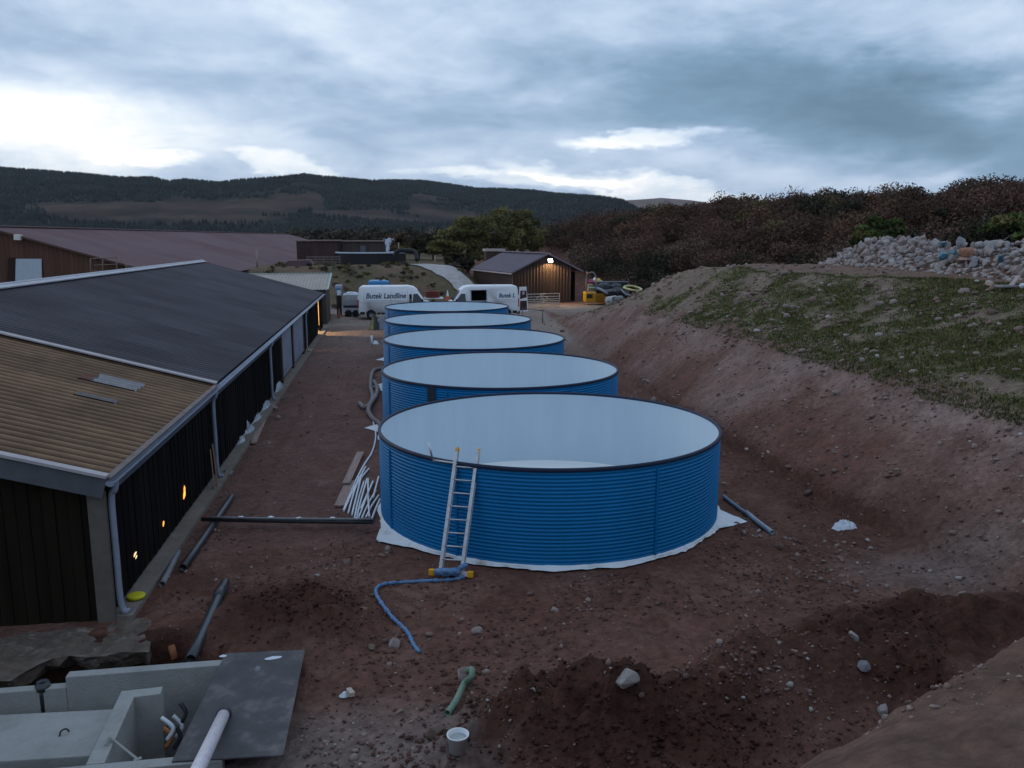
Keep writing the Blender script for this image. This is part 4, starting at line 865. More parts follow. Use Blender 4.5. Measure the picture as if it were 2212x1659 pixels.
# single boulders that stand out in the spoil
ROCKM = {'pale': mat('rock_pale', (.32, .295, .285), rough=.95, var=.25, scale=5, bump=.5, bscale=14), 'pink': mat('rock_pink', (.285, .23, .22), rough=.95, var=.25, scale=5, bump=.5, bscale=14),
         'blue': mat('rock_blue', (.235, .235, .25), rough=.95, var=.25, scale=5, bump=.5, bscale=14), 'brown': mat('rock_brown', (.16, .11, .09), rough=.95, var=.25, scale=5, bump=.5, bscale=14)}
r_0 = [.8, .95, .7, 1.1, .85, .75, 1.0]
def rock_mesh(seed, sub=2, cuts=9):
    r_ = random.Random(seed); bm = bmesh.new()
    if cuts < 0:                                                   # angular broken stone: hull of a few points
        for k in range(-cuts):
            d = Vector((r_.gauss(0, 1), r_.gauss(0, 1), r_.gauss(0, 1))).normalized() * r_.uniform(.82, 1.08); bm.verts.new((d.x, d.y * r_0[seed % 7], d.z * .85))
        res = bmesh.ops.convex_hull(bm, input=bm.verts); bmesh.ops.delete(bm, geom=[g_ for g_ in res['geom_interior'] if isinstance(g_, bmesh.types.BMVert)], context='VERTS')
        bmesh.ops.bevel(bm, geom=bm.edges[:], offset=.06, segments=1, affect='EDGES'); me = bpy.data.meshes.new('rock'); bm.to_mesh(me); bm.free(); return me
    bmesh.ops.create_icosphere(bm, subdivisions=sub, radius=1.0)
    for v in bm.verts: v.co = Vector((v.co.x * 1.0, v.co.y * r_0[seed % 7], v.co.z * .8))
    for k in range(cuts):
        d = Vector((r_.gauss(0, 1), r_.gauss(0, 1), r_.gauss(0, 1))).normalized(); o = r_.uniform(.48, .80)
        for v in bm.verts:
            h_ = v.co.dot(d) - o
            if h_ > 0: v.co -= d * h_
    for v in bm.verts: v.co += Vector((r_.uniform(-.03, .03), r_.uniform(-.03, .03), r_.uniform(-.03, .03)))
    me = bpy.data.meshes.new('rock'); bm.to_mesh(me); bm.free(); return me
def boulder(px, py, s, kind, label, seed, zs=.8):
    x, y, z = at(px, py); g = hz(x, y); x, y, z = at(px, py, g + s * .3)
    o = link_mesh('boulder', rock_mesh(seed, 2, -22), ROCKM[kind]); o.location = (x, y, hz(x, y) + s * .28); o.scale = (s, s, s * zs); o.rotation_euler = (.2 * seed, .1, seed * 1.3)
    return tag(o, label, 'boulder')
boulder(1353, 1523, .165, 'pale', 'round pale boulder on the dark heap at the lower right', 3, .95)
boulder(851, 1393, .13, 'pink', 'pinkish block at the edge of the dark spoil near the blue hose', 4, 1.0)
boulder(1868, 1413, .13, 'blue', 'flat pale grey stone on the dark ridge at the right', 5, .6)
boulder(1842, 1392, .10, 'pale', 'small whitish stone above the flat grey stone on the dark ridge', 6)
boulder(1912, 1467, .12, 'pale', 'angular pale stone near the camera bank edge', 8)
boulder(1925, 1487, .11, 'pink', 'pinkish angular stone just below the angular pale one', 9)
boulder(941, 1588, .14, 'brown', 'reddish brown block in the spoil above the white pot', 10)
boulder(957, 1640, .11, 'brown', 'brown stone right beside the white pot', 11)
boulder(1032, 1368, .11, 'pink', 'small pinkish boulder in front of the ladder on bare soil', 12)
boulder(1200, 1310, .10, 'pink', 'pinkish stone on the soil in front of the nearest tank', 14)
boulder(685, 1242, .07, 'pale', 'pale cobble on the soil left of the blue hose', 15)
boulder(803, 1390, .10, 'brown', 'brown stone on the dark spoil left of the pinkish block', 16)
# ------------------------------------------------------------------ two white panel vans
m_white = mat('van_white', (.72, .74, .78), rough=.35, var=.05, scale=1.2, spec=.5, stain=(.9, (.50, .49, .49), .58, .85))
m_glass = mat('car_glass', (.012, .016, .022), rough=.08, var=.1, spec=.6)
m_trimk = mat('black_trim', (.018, .018, .02), rough=.6, var=.2)
m_tyre = mat('tyre', (.015, .015, .016), rough=.85)
m_rimm = mat('wheel_rim', (.42, .42, .44), rough=.4, metal=.5)
m_red = mat('tail_red', (.42, .012, .02), rough=.25)
m_ink = mat('navy_lettering', (.014, .035, .075), rough=.5)
m_inside = mat('van_inside', (.012, .011, .014), rough=.9)
def text_mesh(body, width, shear=.22):
    cu = bpy.data.curves.new('lettering', 'FONT'); cu.body = body; cu.size = 1; cu.shear = shear; cu.offset = .018; cu.extrude = .004
    o = bpy.data.objects.new('lettering', cu); COL.objects.link(o); bpy.context.view_layer.update()
    me = bpy.data.meshes.new_from_object(o.evaluated_get(bpy.context.evaluated_depsgraph_get())); bpy.data.objects.remove(o)
    xs = [v.co.x for v in me.vertices]; s = width / (max(xs) - min(xs)); x0 = min(xs)
    for v in me.vertices: v.co = Vector(((v.co.x - x0) * s, v.co.y * s * 1.12, v.co.z))
    return me
def half_w(z): return 1.0 - .13 * max(0, z - 1.25) / 1.3 - .02 * max(0, .7 - z)
def make_van(label, slide_open, text, tx, tw, flip):
    """local x: forward, y: left, z: up; the side at -y*flip faces the camera"""
    t = thing('panel_van', label, 'van', group='white panel vans by the tanks')
    prof = [(0, .42), (-.02, 1.2), (.04, 2.25), (.10, 2.52), (.30, 2.63), (3.9, 2.64), (4.35, 2.55), (4.62, 2.36), (5.30, 1.42), (5.85, 1.20), (6.0, 1.0), (6.03, .55), (5.95, .38)]
    V = [(x, -half_w(z), z) for x, z in prof] + [(x, half_w(z), z) for x, z in prof]; n = len(prof)
    F = [tuple(range(n)), tuple(reversed(range(n, 2 * n)))] + [(i, n + i, n + (i + 1) % n, (i + 1) % n) for i in range(n)]
    mb = MB(); mb.add(V, F); body = mb.build('body', [m_white, m_inside], t, local=True, bevel=.10)
    for p in body.data.polygons: p.use_smooth = True
    cutters = []
    def cutter(lo, hi):
        c = MB().box(lo, hi).build('cutter', [m_white, m_inside], None, local=True); 
        for p in c.data.polygons: p.material_index = 1
        c.location = (0, 0, 0); cutters.append(c); md = body.modifiers.new('cut', 'BOOLEAN'); md.operation = 'DIFFERENCE'; md.object = c; md.solver = 'EXACT'
    sgn = -1 * flip
    if slide_open: cutter(sorted2((2.62, sgn * 1.3, .75), (3.86, sgn * -.75, 2.28))[0], sorted2((2.62, sgn * 1.3, .75), (3.86, sgn * -.75, 2.28))[1])
    if slide_open: cutter((-.3, -.80, .62), (2.0, .80, 2.36))
    for wx in (.98, 4.95):
        for s in (-1, 1):
            c = MB(); c.tube([(wx, s * .70, .36), (wx, s * 1.2, .36)], .42, 24); c = c.build('cutter', [m_white, m_trimk], None, local=True)
            for p in c.data.polygons: p.material_index = 1
            cutters.append(c); md = body.modifiers.new('cut', 'BOOLEAN'); md.operation = 'DIFFERENCE'; md.object = c; md.solver = 'EXACT'
    bpy.context.view_layer.update()
    me = bpy.data.meshes.new_from_object(body.evaluated_get(bpy.context.evaluated_depsgraph_get())); body.modifiers.clear(); old = body.data; body.data = me
    for c in cutters: bpy.data.objects.remove(c)
    for wx in (.98, 4.95):
        for s in (-1, 1):
            w_ = MB(); w_.lathe([(.20, -.11), (.30, -.115), (.345, -.09), (.355, 0), (.345, .09), (.30, .115), (.20, .11)], 28)
            tyre = w_.build('wheel', m_tyre, t, local=True, xf=Matrix.Translation((wx, s * .87, .355)) @ Matrix.Rotation(R_(90), 4, 'X'))
            r2 = MB(); r2.lathe([(.205, .095), (.19, .10), (.17, .075), (.07, .085), (.001, .10)], 24)
            for k in range(6): r2.obox((.12 * math.cos(k * 1.047), .12 * math.sin(k * 1.047), .088), (.13, .04, .02), (0, 0, k * 1.047))
            r2.build('wheel_rim', m_rimm, tyre, local=True, xf=Matrix.Translation((wx, s * .87, .355)) @ Matrix.Rotation(R_(90) * s, 4, 'X'))
    # sill, bumpers
    mb = MB(); mb.box((-.10, -.97, .34), (.12, .97, .60)); mb.build('rear_bumper', m_trimk, t, local=True, bevel=.03)
    mb = MB(); mb.box((5.86, -.93, .30), (6.10, .93, .68)); mb.build('front_bumper', m_trimk, t, local=True, bevel=.05)
    for s in (-1, 1):
        MB().box((1.46, s * 1.0 - .012, .40), (4.48, s * 1.0 + .012, .56)).build('sill_strip', m_trimk, t, local=True)
        MB().box((.14, s * 1.0 - .012, .40), (.5, s * 1.0 + .012, .62)).build('sill_strip', m_trimk, t, local=True)
        # side windows of the cab and quarter glass
        y = lambda z: s * (half_w(z) + .004)
        w_ = MB(); q = [(4.28, 1.36), (4.33, 2.0), (4.66, 2.02), (5.18, 1.36)]; w_.add([(x, y(z), z) for x, z in q] + [(x, y(z) - s * .02, z) for x, z in q], [(0, 1, 2, 3), (7, 6, 5, 4), (0, 4, 5, 1), (1, 5, 6, 2), (2, 6, 7, 3), (3, 7, 4, 0)]); w_.build('side_window', m_glass, t, local=True)
        MB().obox((5.05, s * 1.12, 1.45), (.14, .2, .3)).build('mirror', m_trimk, t, local=True, bevel=.03)
        MB().obox((.0, s * .955, 1.25), (.09, .10, .62)).build('tail_lamp', m_red, t, local=True, bevel=.02)
        MB().obox((.0, s * .955, 1.72), (.085, .09, .28)).build('lamp_clear', m_white, t, local=True, bevel=.02)
        MB().obox((5.92, s * .72, .98), (.2, .36, .24), (0, .3, 0)).build('headlight', mat('headlamp', (.5, .52, .55), rough=.15), t, local=True, bevel=.03)
    a, b = (4.66, 2.30), (5.28, 1.45); w_ = MB(); nx, nz = .012 * .81, .012 * .59
    w_.add([(a[0] + nx, -.76, a[1] + nz), (a[0] + nx, .76, a[1] + nz), (b[0] + nx, .88, b[1] + nz), (b[0] + nx, -.88, b[1] + nz)], [(0, 1, 2, 3)]); w_.build('windscreen', m_glass, t, local=True)
    # swage line and panel gaps on the sides
    for s in (-1, 1):
        mb = MB(); mb.beam((.15, s * (half_w(1.42) + .002), 1.42), (4.2, s * (half_w(1.42) + .002), 1.42), .02, .035); mb.build('side_moulding', m_white, t, local=True)
    for xx, z0, z1 in ((4.20, .62, 2.2), (2.58, .62, 2.3), (3.90, .62, 2.3)):
        for s in (-1, 1):
            mb = MB()
            for za, zb in ((z0, 1.25), (1.25, z1)): mb.beam((xx, s * (half_w(za) + .001), za), (xx, s * (half_w(zb) + .001), zb), .016, .012, up=(0, s, 0))
            mb.build('panel_gap', mat('gap_grey', (.16, .165, .175), rough=.8), t, local=True)
    # lettering on a pale panel, on the camera side
    me = text_mesh(text, tw); o = link_mesh('lettering', me, m_ink, t); zt = 1.68; hw = half_w(zt + .15)
    tilt = math.atan(.13 / 1.3)
    if flip > 0: o.matrix_local = Matrix.Translation((tx, -half_w(zt) - .02, zt)) @ Matrix.Rotation(R_(90) - tilt * 1.0, 4, 'X')
    else: o.matrix_local = Matrix.Translation((tx, half_w(zt) + .02, zt)) @ Matrix.Rotation(R_(180), 4, 'Z') @ Matrix.Rotation(R_(90) - tilt, 4, 'X')
    pl = MB(); y0 = lambda z: -flip * (half_w(z) + .005); x0, x1 = (tx - .14, tx + tw + .14) if flip > 0 else (tx - tw - .02, tx + .16)
    pl.add([(x0 + .1, y0(zt - .15), zt - .15), (x1 - .1, y0(zt - .15), zt - .15), (x1, y0(zt), zt), (x1, y0(zt + .42), zt + .42), (x1 - .1, y0(zt + .5), zt + .5), (x0 + .1, y0(zt + .5), zt + .5), (x0, y0(zt + .42), zt + .42), (x0, y0(zt), zt)], [(0, 1, 2, 3, 4, 5, 6, 7)])
    pl.build('sign_panel', mat('sign_white', (.69, .73, .78), rough=.4, var=.02), t, local=True)
    MB().obox((1.9, -.55 * flip, 2.685), (.16, .05, .08)).build('roof_vent', m_white, t, local=True)
    return t
def sorted2(a, b): return tuple(min(p, q) for p, q in zip(a, b)), tuple(max(p, q) for p, q in zip(a, b))
v1 = make_van('white panel van facing right with the full two word lettering on its side', False, 'Butek Landline', .62, 3.15, 1)
v1.location = (-2.45, 67.6, 0); v1.rotation_euler = (0, 0, R_(-1.5))
MB().box((4.02, -1.012, 1.36), (4.22, -.90, 1.98)).build('door_gap', m_inside, v1, local=True)
MB().lathe([(.001, .16), (.07, .15), (.10, .05), (.09, -.06), (.001, -.1)], 14).build('headrest', mat('seat_brown', (.22, .12, .10), rough=.8), v1, local=True, xf=Matrix.Translation((4.12, -.96, 1.46)))
v2 = make_van('white panel van facing left with its side door and rear door open', True, 'Butek L', 1.62, 1.32, -1)
v2.location = (10.25, 67.2, 0); v2.rotation_euler = (0, 0, R_(182.5))
# open rear door of the second van, swung right back in line with the side
rd = MB(); hw_ = .80
def door_part(mb_, pts, th, m, name):
    v = [(0, y, z) for y, z in pts]; k = len(v); mb_.add([(-th / 2, y, z) for _, y, z in v] + [(th / 2, y, z) for _, y, z in v], [tuple(reversed(range(k))), tuple(range(k, 2 * k))] + [(i, (i + 1) % k, k + (i + 1) % k, k + i) for i in range(k)])
D = Matrix.Translation((-.02, .93, 0)) @ Matrix.Rotation(R_(112), 4, 'Z')
mb = MB(); door_part(mb, [(.0, .5), (.86, .5), (.84, 1.4), (.72, 2.5), (.06, 2.5), (0, 1.4)], .06, m_white, ''); dr = mb.build('rear_door', m_white, v2, local=True, xf=D, bevel=.012)
for z0, z1, yy0, yy1 in ((1.52, 2.2, .09, .74), (.62, 1.38, .08, .78)):
    mb = MB(); door_part(mb, [(yy0, z0), (yy1, z0 + (.12 if z0 > 1 else 0)), (yy1 - .03, z1), (yy0 + .03, z1)], .075, m_inside, ''); mb.build('door_panel', mat('door_maroon', (.05, .022, .028), rough=.5), dr, local=True, xf=D)
mb = MB(); door_part(mb, [(.32, 1.86), (.52, 1.88), (.52, 2.14), (.32, 2.12)], .082, m_white, ''); mb.build('door_notice', mat('notice', (.5, .36, .36), rough=.7), dr, local=True, xf=D)
# grey-pink tail lamp arc already modelled on the body

# ------------------------------------------------------------------ brown barn with the lit floodlight
m_brown = mat('barn_brown', (.060, .034, .026), rough=.75, var=.2, scale=1.5, streak=(1, 1, .2))
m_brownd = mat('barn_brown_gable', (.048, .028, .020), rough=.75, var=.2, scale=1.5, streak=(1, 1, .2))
m_roofp = mat('barn_roof', (.125, .105, .13), rough=.65, var=.12, scale=1.0)
m_gut = mat('barn_gutter', (.40, .33, .33), rough=.6)
barn = thing('brown_barn', 'small brown ribbed metal barn with a lit floodlight on its gable', 'barn', (15.5, 86, 0))
c0 = Vector((11.95, 80.5, 0)); ax = Vector((-2.75, 11.6, 0)).normalized(); pp = Vector((ax.y, -ax.x, 0)); BW, BL, BE, BR = 7.3, 11.8, 3.12, 4.85
def wall_sheet(name, m, parent, a, d, l, ztop, pitch=.30, amp=.045, base=-.2):
    us, zs = corrug(l, pitch, amp, 'box'); n = len(us); nr = Vector((d.y, -d.x, 0)); V = []
    for u, z in zip(us, zs):
        p = a + d * float(u) + nr * float(z); V += [(p.x, p.y, base), (p.x, p.y, ztop(float(u)))]
    off = wloc(parent); V = [tuple(Vector(v) - off) for v in V]
    return np_mesh(name, V, [(2 * i, 2 * i + 2, 2 * i + 3, 2 * i + 1) for i in range(n - 1)], m, parent)
gtop = lambda u: BE + (BR - BE) * (1 - abs(u - BW / 2) / (BW / 2)) - .06
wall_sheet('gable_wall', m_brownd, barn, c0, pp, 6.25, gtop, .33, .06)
wall_sheet('side_wall', m_brown, barn, c0 + ax * BL, -ax, BL, lambda u: BE - .1, .2, .03)
wall_sheet('far_wall', m_brown, barn, c0 + pp * BW + ax * BL, -pp, BW, lambda u: gtop(BW - u), .33, .05)
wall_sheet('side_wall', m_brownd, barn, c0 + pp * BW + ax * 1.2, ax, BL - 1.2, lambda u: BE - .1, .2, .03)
def barn_pt(u, v, z): return c0 + pp * u + ax * v + Vector((0, 0, z))
for s in (0, 1):
    e, r = (0 - .18, BW / 2) if s == 0 else (BW + .18, BW / 2); ez = BE - .07
    d_ = (barn_pt(r, 0, BR) - barn_pt(e, 0, ez)); us, zs = corrug(BL + .4, .33, .03, 'box'); V, F = strip_mesh(us, zs, barn_pt(e, -.2, ez), ax, d_.normalized(), d_.length, 1); off = wloc(barn)
    np_mesh('roof', [tuple(v - off) for v in V], F, m_roofp, barn)
mb = MB(); mb.beam(barn_pt(BW / 2, -.2, BR + .06), barn_pt(BW / 2, BL + .2, BR + .06), .5, .05); mb.build('ridge_cap', mat('barn_ridge', (.22, .19, .22), rough=.6), barn)
for e in (-.18, BW + .18):
    mb = MB(); mb.beam(barn_pt(e, -.24, BE - .03), barn_pt(BW / 2, -.24, BR + .03), .06, .16); mb.build('verge_trim', mat('verge', (.17, .15, .18), rough=.6), barn)
mb = MB(); mb.beam(barn_pt(-.25, -.2, BE - .17), barn_pt(-.25, BL, BE - .17), .13, .13); mb.build('gutter', m_gut, barn)
mb = MB(); mb.tube([barn_pt(-.12, -.10, BE - .2), barn_pt(-.10, -.10, .1)], .06, 8); mb.build('downpipe', mat('barn_pipe', (.085, .05, .042), rough=.7), barn)
fl = MB(); lp = barn_pt(BW / 2 + .12, -.42, BR - .62); fl.obox(lp, (.48, .16, .36), (R_(-25), 0, math.atan2(pp.y, pp.x))); fh = fl.build('floodlight', mat('flood_case', (.1, .1, .1)), barn)
g = MB(); g.obox(lp + Vector((0, -.10, -.04)), (.44, .05, .32), (R_(-25), 0, math.atan2(pp.y, pp.x))); g.build('lamp_glass', mat('flood_glass', (1, .95, .85), emit=(1.0, .93, .80), estr=16), fh)
fl2 = bpy.data.lights.new('floodlight_light', 'SPOT'); fl2.energy = 1300; fl2.spot_size = R_(150); fl2.spot_blend = .4; fl2.color = (1.0, .70, .36); fl2.shadow_soft_size = .12
fo = bpy.data.objects.new('floodlight_light', fl2); COL.objects.link(fo); fo.location = lp + Vector((0, -.16, -.12)); fo.rotation_euler = (R_(8), 0, 0)
# small cabin behind the barn roof
cab = thing('roof_cabin', 'small brown ribbed cabin with a pale flat roof showing behind the barn', 'cabin', aty(1069, 560, 96))
a_ = Vector(aty(1050, 566, 96)); b_ = Vector(aty(1089, 566, 95.4)); dd = (b_ - a_); dd.z = 0; l_ = dd.length; dd.normalize(); zt_ = aty(1069, 543, 96)[2]
wall_sheet('cabin_wall', mat('cabin_brown', (.085, .05, .042), rough=.8, var=.2), cab, Vector((a_.x, a_.y, 0)), dd, l_, lambda u: zt_, .22, .06, base=2.0)
MB().hexa([tuple(Vector((q.x, q.y, z)) ) for z in (2.0, zt_ - .02) for q in (a_ + Vector((.03, .08, 0)), b_ + Vector((-.03, .08, 0)), b_ + Vector((0, 2, 0)), a_ + Vector((0, 2, 0)))]).build('cabin_body', m_brown, cab)
MB().hexa([tuple(Vector((q.x, q.y, z))) for z in (zt_ + .01, zt_ + .28) for q in (a_ + Vector((-.15, -.15, 0)), b_ + Vector((.15, -.15, 0)), b_ + Vector((.15, 2.2, 0)), a_ + Vector((-.15, 2.2, 0)))]).build('flat_roof', mat('cabin_roof', (.42, .34, .33), rough=.7), cab)
# galvanised field gate
m_galv = mat('galvanised', (.46, .44, .42), rough=.5, var=.12, scale=4, metal=.25)
gate = thing('field_gate', 'galvanised seven bar field gate standing in front of the brown barn', 'gate', (14.1, 76.6, 0))
g0, g1 = Vector((12.35, 76.2, .12)), Vector((15.9, 77.2, .12))
for k, z in enumerate((.0, .13, .27, .43, .61, .84, 1.10)):
    mb = MB(); mb.tube([g0 + Vector((0, 0, z)), g1 + Vector((0, 0, z))], .032, 8); mb.build('rail', m_galv, gate)
for p in (g0, g1):
    mb = MB(); mb.tube([p, p + Vector((0, 0, 1.13))], .036, 8); mb.build('upright', m_galv, gate)
mid = (g0 + g1) / 2
mb = MB(); mb.tube([mid, mid + Vector((0, 0, 1.1))], .026, 6); mb.build('upright', m_galv, gate)
for s in (-1, 1):
    mb = MB(); mb.tube([mid + Vector((0, -.04, 1.06)), mid + (g1 - g0).normalized() * s * .95 + Vector((0, -.04, .45))], .022, 6); mb.build('brace', m_galv, gate)
# small barrier frame near the tanks
bf = MB(); a_ = Vector(at(1100 + 955 / 3.687 * .864 - 0 if False else 1172, 697)); b_ = Vector(at(1130, 690)); a_.z, b_.z = hz(a_.x, a_.y), hz(b_.x, b_.y)
bf.tube([a_, a_ + Vector((0, 0, .95))], .05, 8); bf.tube([a_ + Vector((0, 0, .92)), b_ + Vector((0, .4, .85))], .03, 6); bf.tube([b_ + Vector((0, .4, .0)), b_ + Vector((0, .4, .88))], .03, 6); bf.beam(a_ + Vector((-.3, 0, .95)), a_ + Vector((.12, 0, .93)), .06, .10)
tag(bf.build('barrier', mat('barrier_grey', (.12, .12, .13), rough=.6)), 'thin grey barrier frame on the yard behind the open van', 'barrier')

# ------------------------------------------------------------------ gear to the right of the barn
m_yp = mat('digger_yellow', (.46, .24, .012), rough=.5, var=.12, scale=2); m_yp2 = mat('digger_orange', (.36, .15, .012), rough=.5, var=.12, scale=2)
dg = thing('mini_digger', 'yellow mini digger with a black cab frame half hidden behind the embankment', 'digger', (19.0, 78.5, 0))
bx, by = 18.75, 78.2; bz = .25
MB().box((bx - .05, by, bz), (bx + 1.0, by + 1.3, bz + 1.0)).build('counterweight', m_yp, dg, bevel=.12)
MB().box((bx + .05, by - .02, bz + .42), (bx + .62, by + .01, bz + .8)).build('grille', m_trimk, dg)
MB().box((bx + 1.02, by + .2, bz), (bx + 2.1, by + 1.2, bz + .78)).build('side_panel', m_yp2, dg, bevel=.08)
MB().box((bx + 2.9, by + .1, bz + .1), (bx + 4.3, by + 1.2, bz + .62)).build('dozer_blade', m_yp2, dg, bevel=.08)
mb = MB(); mb.box((bx + .0, by + .35, bz + 1.0), (bx + .9, by + .43, bz + 1.06))
for x_ in (bx + .05, bx + 1.05): mb.tube([(x_, by + .4, bz + 1.0), (x_, by + .4, bz + 2.3)], .05, 8)
mb.tube(hose_pts([(bx + .05, by + .4, bz + 2.3), (bx + .2, by + .4, bz + 2.75), (bx + .75, by + .4, bz + 2.85), (bx + 1.05, by + .4, bz + 2.3)], 6), .06, 8); mb.build('cab_frame', mat('cab_grey', (.20, .20, .20), rough=.5), dg)
MB().obox((bx + .6, by + .9, bz + 1.35), (.5, .45, .7), (.1, 0, 0)).build('seat', mat('seat_khaki', (.20, .17, .13), rough=.8), dg, bevel=.06)
MB().lathe([(.001, .2), (.07, .18), (.09, 0), (.001, 0)], 12, (bx + .12, by + .35, bz + 2.85)).build('beacon', mat('beacon_amber', (.8, .30, .06), rough=.3), dg) if False else MB().lathe([(.001, .2), (.07, .18), (.09, 0), (.001, 0)], 12).build('beacon', mat('beacon_amber', (.8, .30, .06), rough=.3), dg, local=True, xf=Matrix.Translation(Vector((bx + .10, by + .35, bz + 2.75)) - dg.location))
MB().tube([(bx + .9, by + .5, bz + 1.9), (bx + 1.5, by + .4, bz + .9)], .05, 8).build('exhaust', m_trimk, dg)
sk = thing('skip', 'dark open skip heaped with coloured rubbish right of the barn', 'skip', (21.6, 81, .2))
sx0, sx1, sy0, sy1 = 20.0, 23.4, 80.0, 81.8; q = [(sx0 + .35, sx0), (sx1 - .35, sx1)]
mb = MB(); mb.hexa([(sx0 + .4, sy0 + .1, .2), (sx1 - .4, sy0 + .1, .2), (sx1 - .4, sy1 - .1, .2), (sx0 + .4, sy1 - .1, .2), (sx0, sy0, 2.1), (sx1, sy0, 2.1), (sx1, sy1, 2.1), (sx0, sy1, 2.1)]); mb.build('skip_body', mat('skip_dark', (.025, .035, .045), rough=.6, var=.3), sk)
mb = MB(); mb.beam((sx0 - .05, sy0 - .03, 2.12), (sx1 + .05, sy0 - .03, 2.12), .08, .07); mb.build('skip_rim', mat('skip_rim', (.28, .29, .31), rough=.6), sk)
for nm, px, py, s_, mm, lab in (('rubbish_bag', 1277, 607, (.55, .4, .35), mat('bag_purple', (.20, .05, .10), rough=.5), 'maroon bag on the heap in the skip'), ('white_tub', 1284.5, 601.5, (.16, .2, .42), m_white, 'white tub tilted on top of the skip'), ('yellow_sack', 1292, 604, (.36, .3, .30), mat('sack_yellow', (.62, .40, .08), rough=.6), 'yellow sack on the heap in the skip'), ('pale_sack', 1297, 606, (.3, .25, .16), m_bag, 'pale sack at the right end of the skip heap')):
    p = aty(px, py, 80.9); o = link_mesh(nm, rock_mesh(len(nm), 2, 6), mm); o.location = (p[0], p[1], p[2] - s_[2] * .2); o.scale = s_; o.rotation_euler = (0, .35, .4); tag(o, lab, 'bag' if 'tub' not in nm else 'tub')
for i, (px, py, sx_, sz_) in enumerate(((1318, 634, 1.0, .55), (1332, 632, 1.15, .65), (1346, 636, 1.0, .5), (1310, 622, 1.1, .7), (1326, 622, 1.0, .6), (1355, 630, .7, .45))):
    p = aty(px, py, 77 + i * .6); o = link_mesh('black_wrap', rock_mesh(50 + i, 2, 7), mat('black_wrap', (.028, .028, .034), rough=.45, var=.3, scale=3, bump=.8, bscale=6)); o.location = p; o.scale = (sx_, .9, sz_)
    tag(o, 'dark plastic wrapped bundle in the heap behind the crest of the embankment', 'bundle', 'dark bundles behind the embankment crest')
# yellow pipe hoop
hp = [aty(1347, 621, 70), aty(1352, 618, 71), aty(1362, 617.5, 72), aty(1375, 620, 72), aty(1386, 625, 71), aty(1380, 628, 70), aty(1368, 627, 69), aty(1355, 624, 69.5), aty(1347, 621, 70)]
tag(MB().tube(hose_pts(hp, 5), .085, 8, caps=False).build('pipe_hoop', mat('hoop_yellow', (.52, .48, .22), rough=.5)), 'yellow pipe bent into a hoop beyond the embankment crest', 'pipe')
tag(MB().tube(hose_pts([aty(1343, 626, 69), aty(1350, 634, 68.5), aty(1362, 638, 68)], 6), .07, 8).build('grey_hose', mat('hose_grey', (.22, .22, .23))), 'grey hose end below the yellow hoop', 'hose')
mb = MB(); mb.tube([aty(1290, 622, 76), aty(1303, 628, 75.5), aty(1312, 634, 75)], .12, 10); tag(mb.build('grey_duct', mat('duct', (.20, .22, .25), rough=.5)), 'grey duct leaning by the dark skip', 'duct')
tag(MB().lathe([(.001, .12), (.3, .08), (.36, 0), (.3, -.05)], 18, aty(1279, 622, 77)).build('round_cover', mat('lid_green', (.16, .27, .25), rough=.5)), 'pale green round lid between digger and dark bundles', 'lid')
# three grey pipe lengths lying on the crest
def crest(px, py, y): 
    p = aty(px, py, y); return Vector((p[0], y, float(hz(p[0], y))))
for i, (pa, pb, r_, mm, lab) in enumerate((((1311, 649), (1330, 646), .26, mat('pipe_pale', (.42, .40, .43), rough=.5), 'pale wide pipe piece on the crest of the embankment'), ((1314, 654), (1337, 654), .15, mat('pipe_grey', (.20, .23, .23), rough=.5), 'narrow grey pipe in front of the pale wide pipe piece'), ((1326, 647), (1343, 645), .22, mat('pipe_grey2', (.17, .19, .195), rough=.5), 'dark grey pipe piece behind the narrow grey pipe'))):
    ys = 57 + (2 - i) * .4; a_, b_ = Vector(aty(*pa, ys)), Vector(aty(*pb, ys + .3)); mb = MB(); mb.tube([a_, b_], r_, 14, hollow=.15); tag(mb.build('pipe_piece', mm), lab, 'pipe')

# ------------------------------------------------------------------ around the left van
gs = thing('grey_shed', 'beige roofed lean-to shed beyond the far end of the long farm shed', 'shed', (-9, 66, 0))
za, zb_ = 3.35, 2.35; ya, yb = 67.5, 63.2
xl, xr = -17.5, -4.55
us, zs = corrug(xr - xl, .25, .03); V, F = strip_mesh(us, zs, (xl, yb, zb_ + .25), (1, 0, 0), Vector((0, ya - yb, za - zb_)).normalized(), math.hypot(ya - yb, za - zb_)); off = wloc(gs)
np_mesh('roof', [tuple(v - off) for v in V], F, mat('beige_roof', (.34, .30, .27), rough=.75, var=.15, scale=1.2), gs)
mb = MB(); mb.beam((xr + .02, yb, zb_ + .29), (xr + .02, ya, za + .29), .12, .05); mb.beam((xl, ya + .02, za + .29), (xr, ya + .02, za + .29), .14, .05); mb.build('roof_trim', mat('green_trim', (.34, .42, .40), rough=.6), gs)
mb = MB(); mb.hexa([(xl, yb + .2, -.1), (xr - .15, yb + .2, -.1), (xr - .15, ya - .05, -.1), (xl, ya - .05, -.1), (xl, yb + .2, zb_ + .15), (xr - .15, yb + .2, zb_ + .15), (xr - .15, ya - .05, za + .15), (xl, ya - .05, za + .15)]); mb.build('walls', mat('shed_umber', (.060, .050, .045), rough=.9, var=.25), gs)
def tank_box(name, x, y, z, sx_, sy_, sz_, m, label, cat, bev=.08): return tag(MB().box((x, y, z), (x + sx_, y + sy_, z + sz_)).build(name, m, bevel=bev), label, cat)
wt = thing('water_tank', 'blue box tank standing on the bank behind the left van', 'tank', (-.9, 76.5, 1.0))
p0, p1 = aty(796, 622, 77), aty(840, 622, 77); zt1 = aty(800, 607, 77)[2]
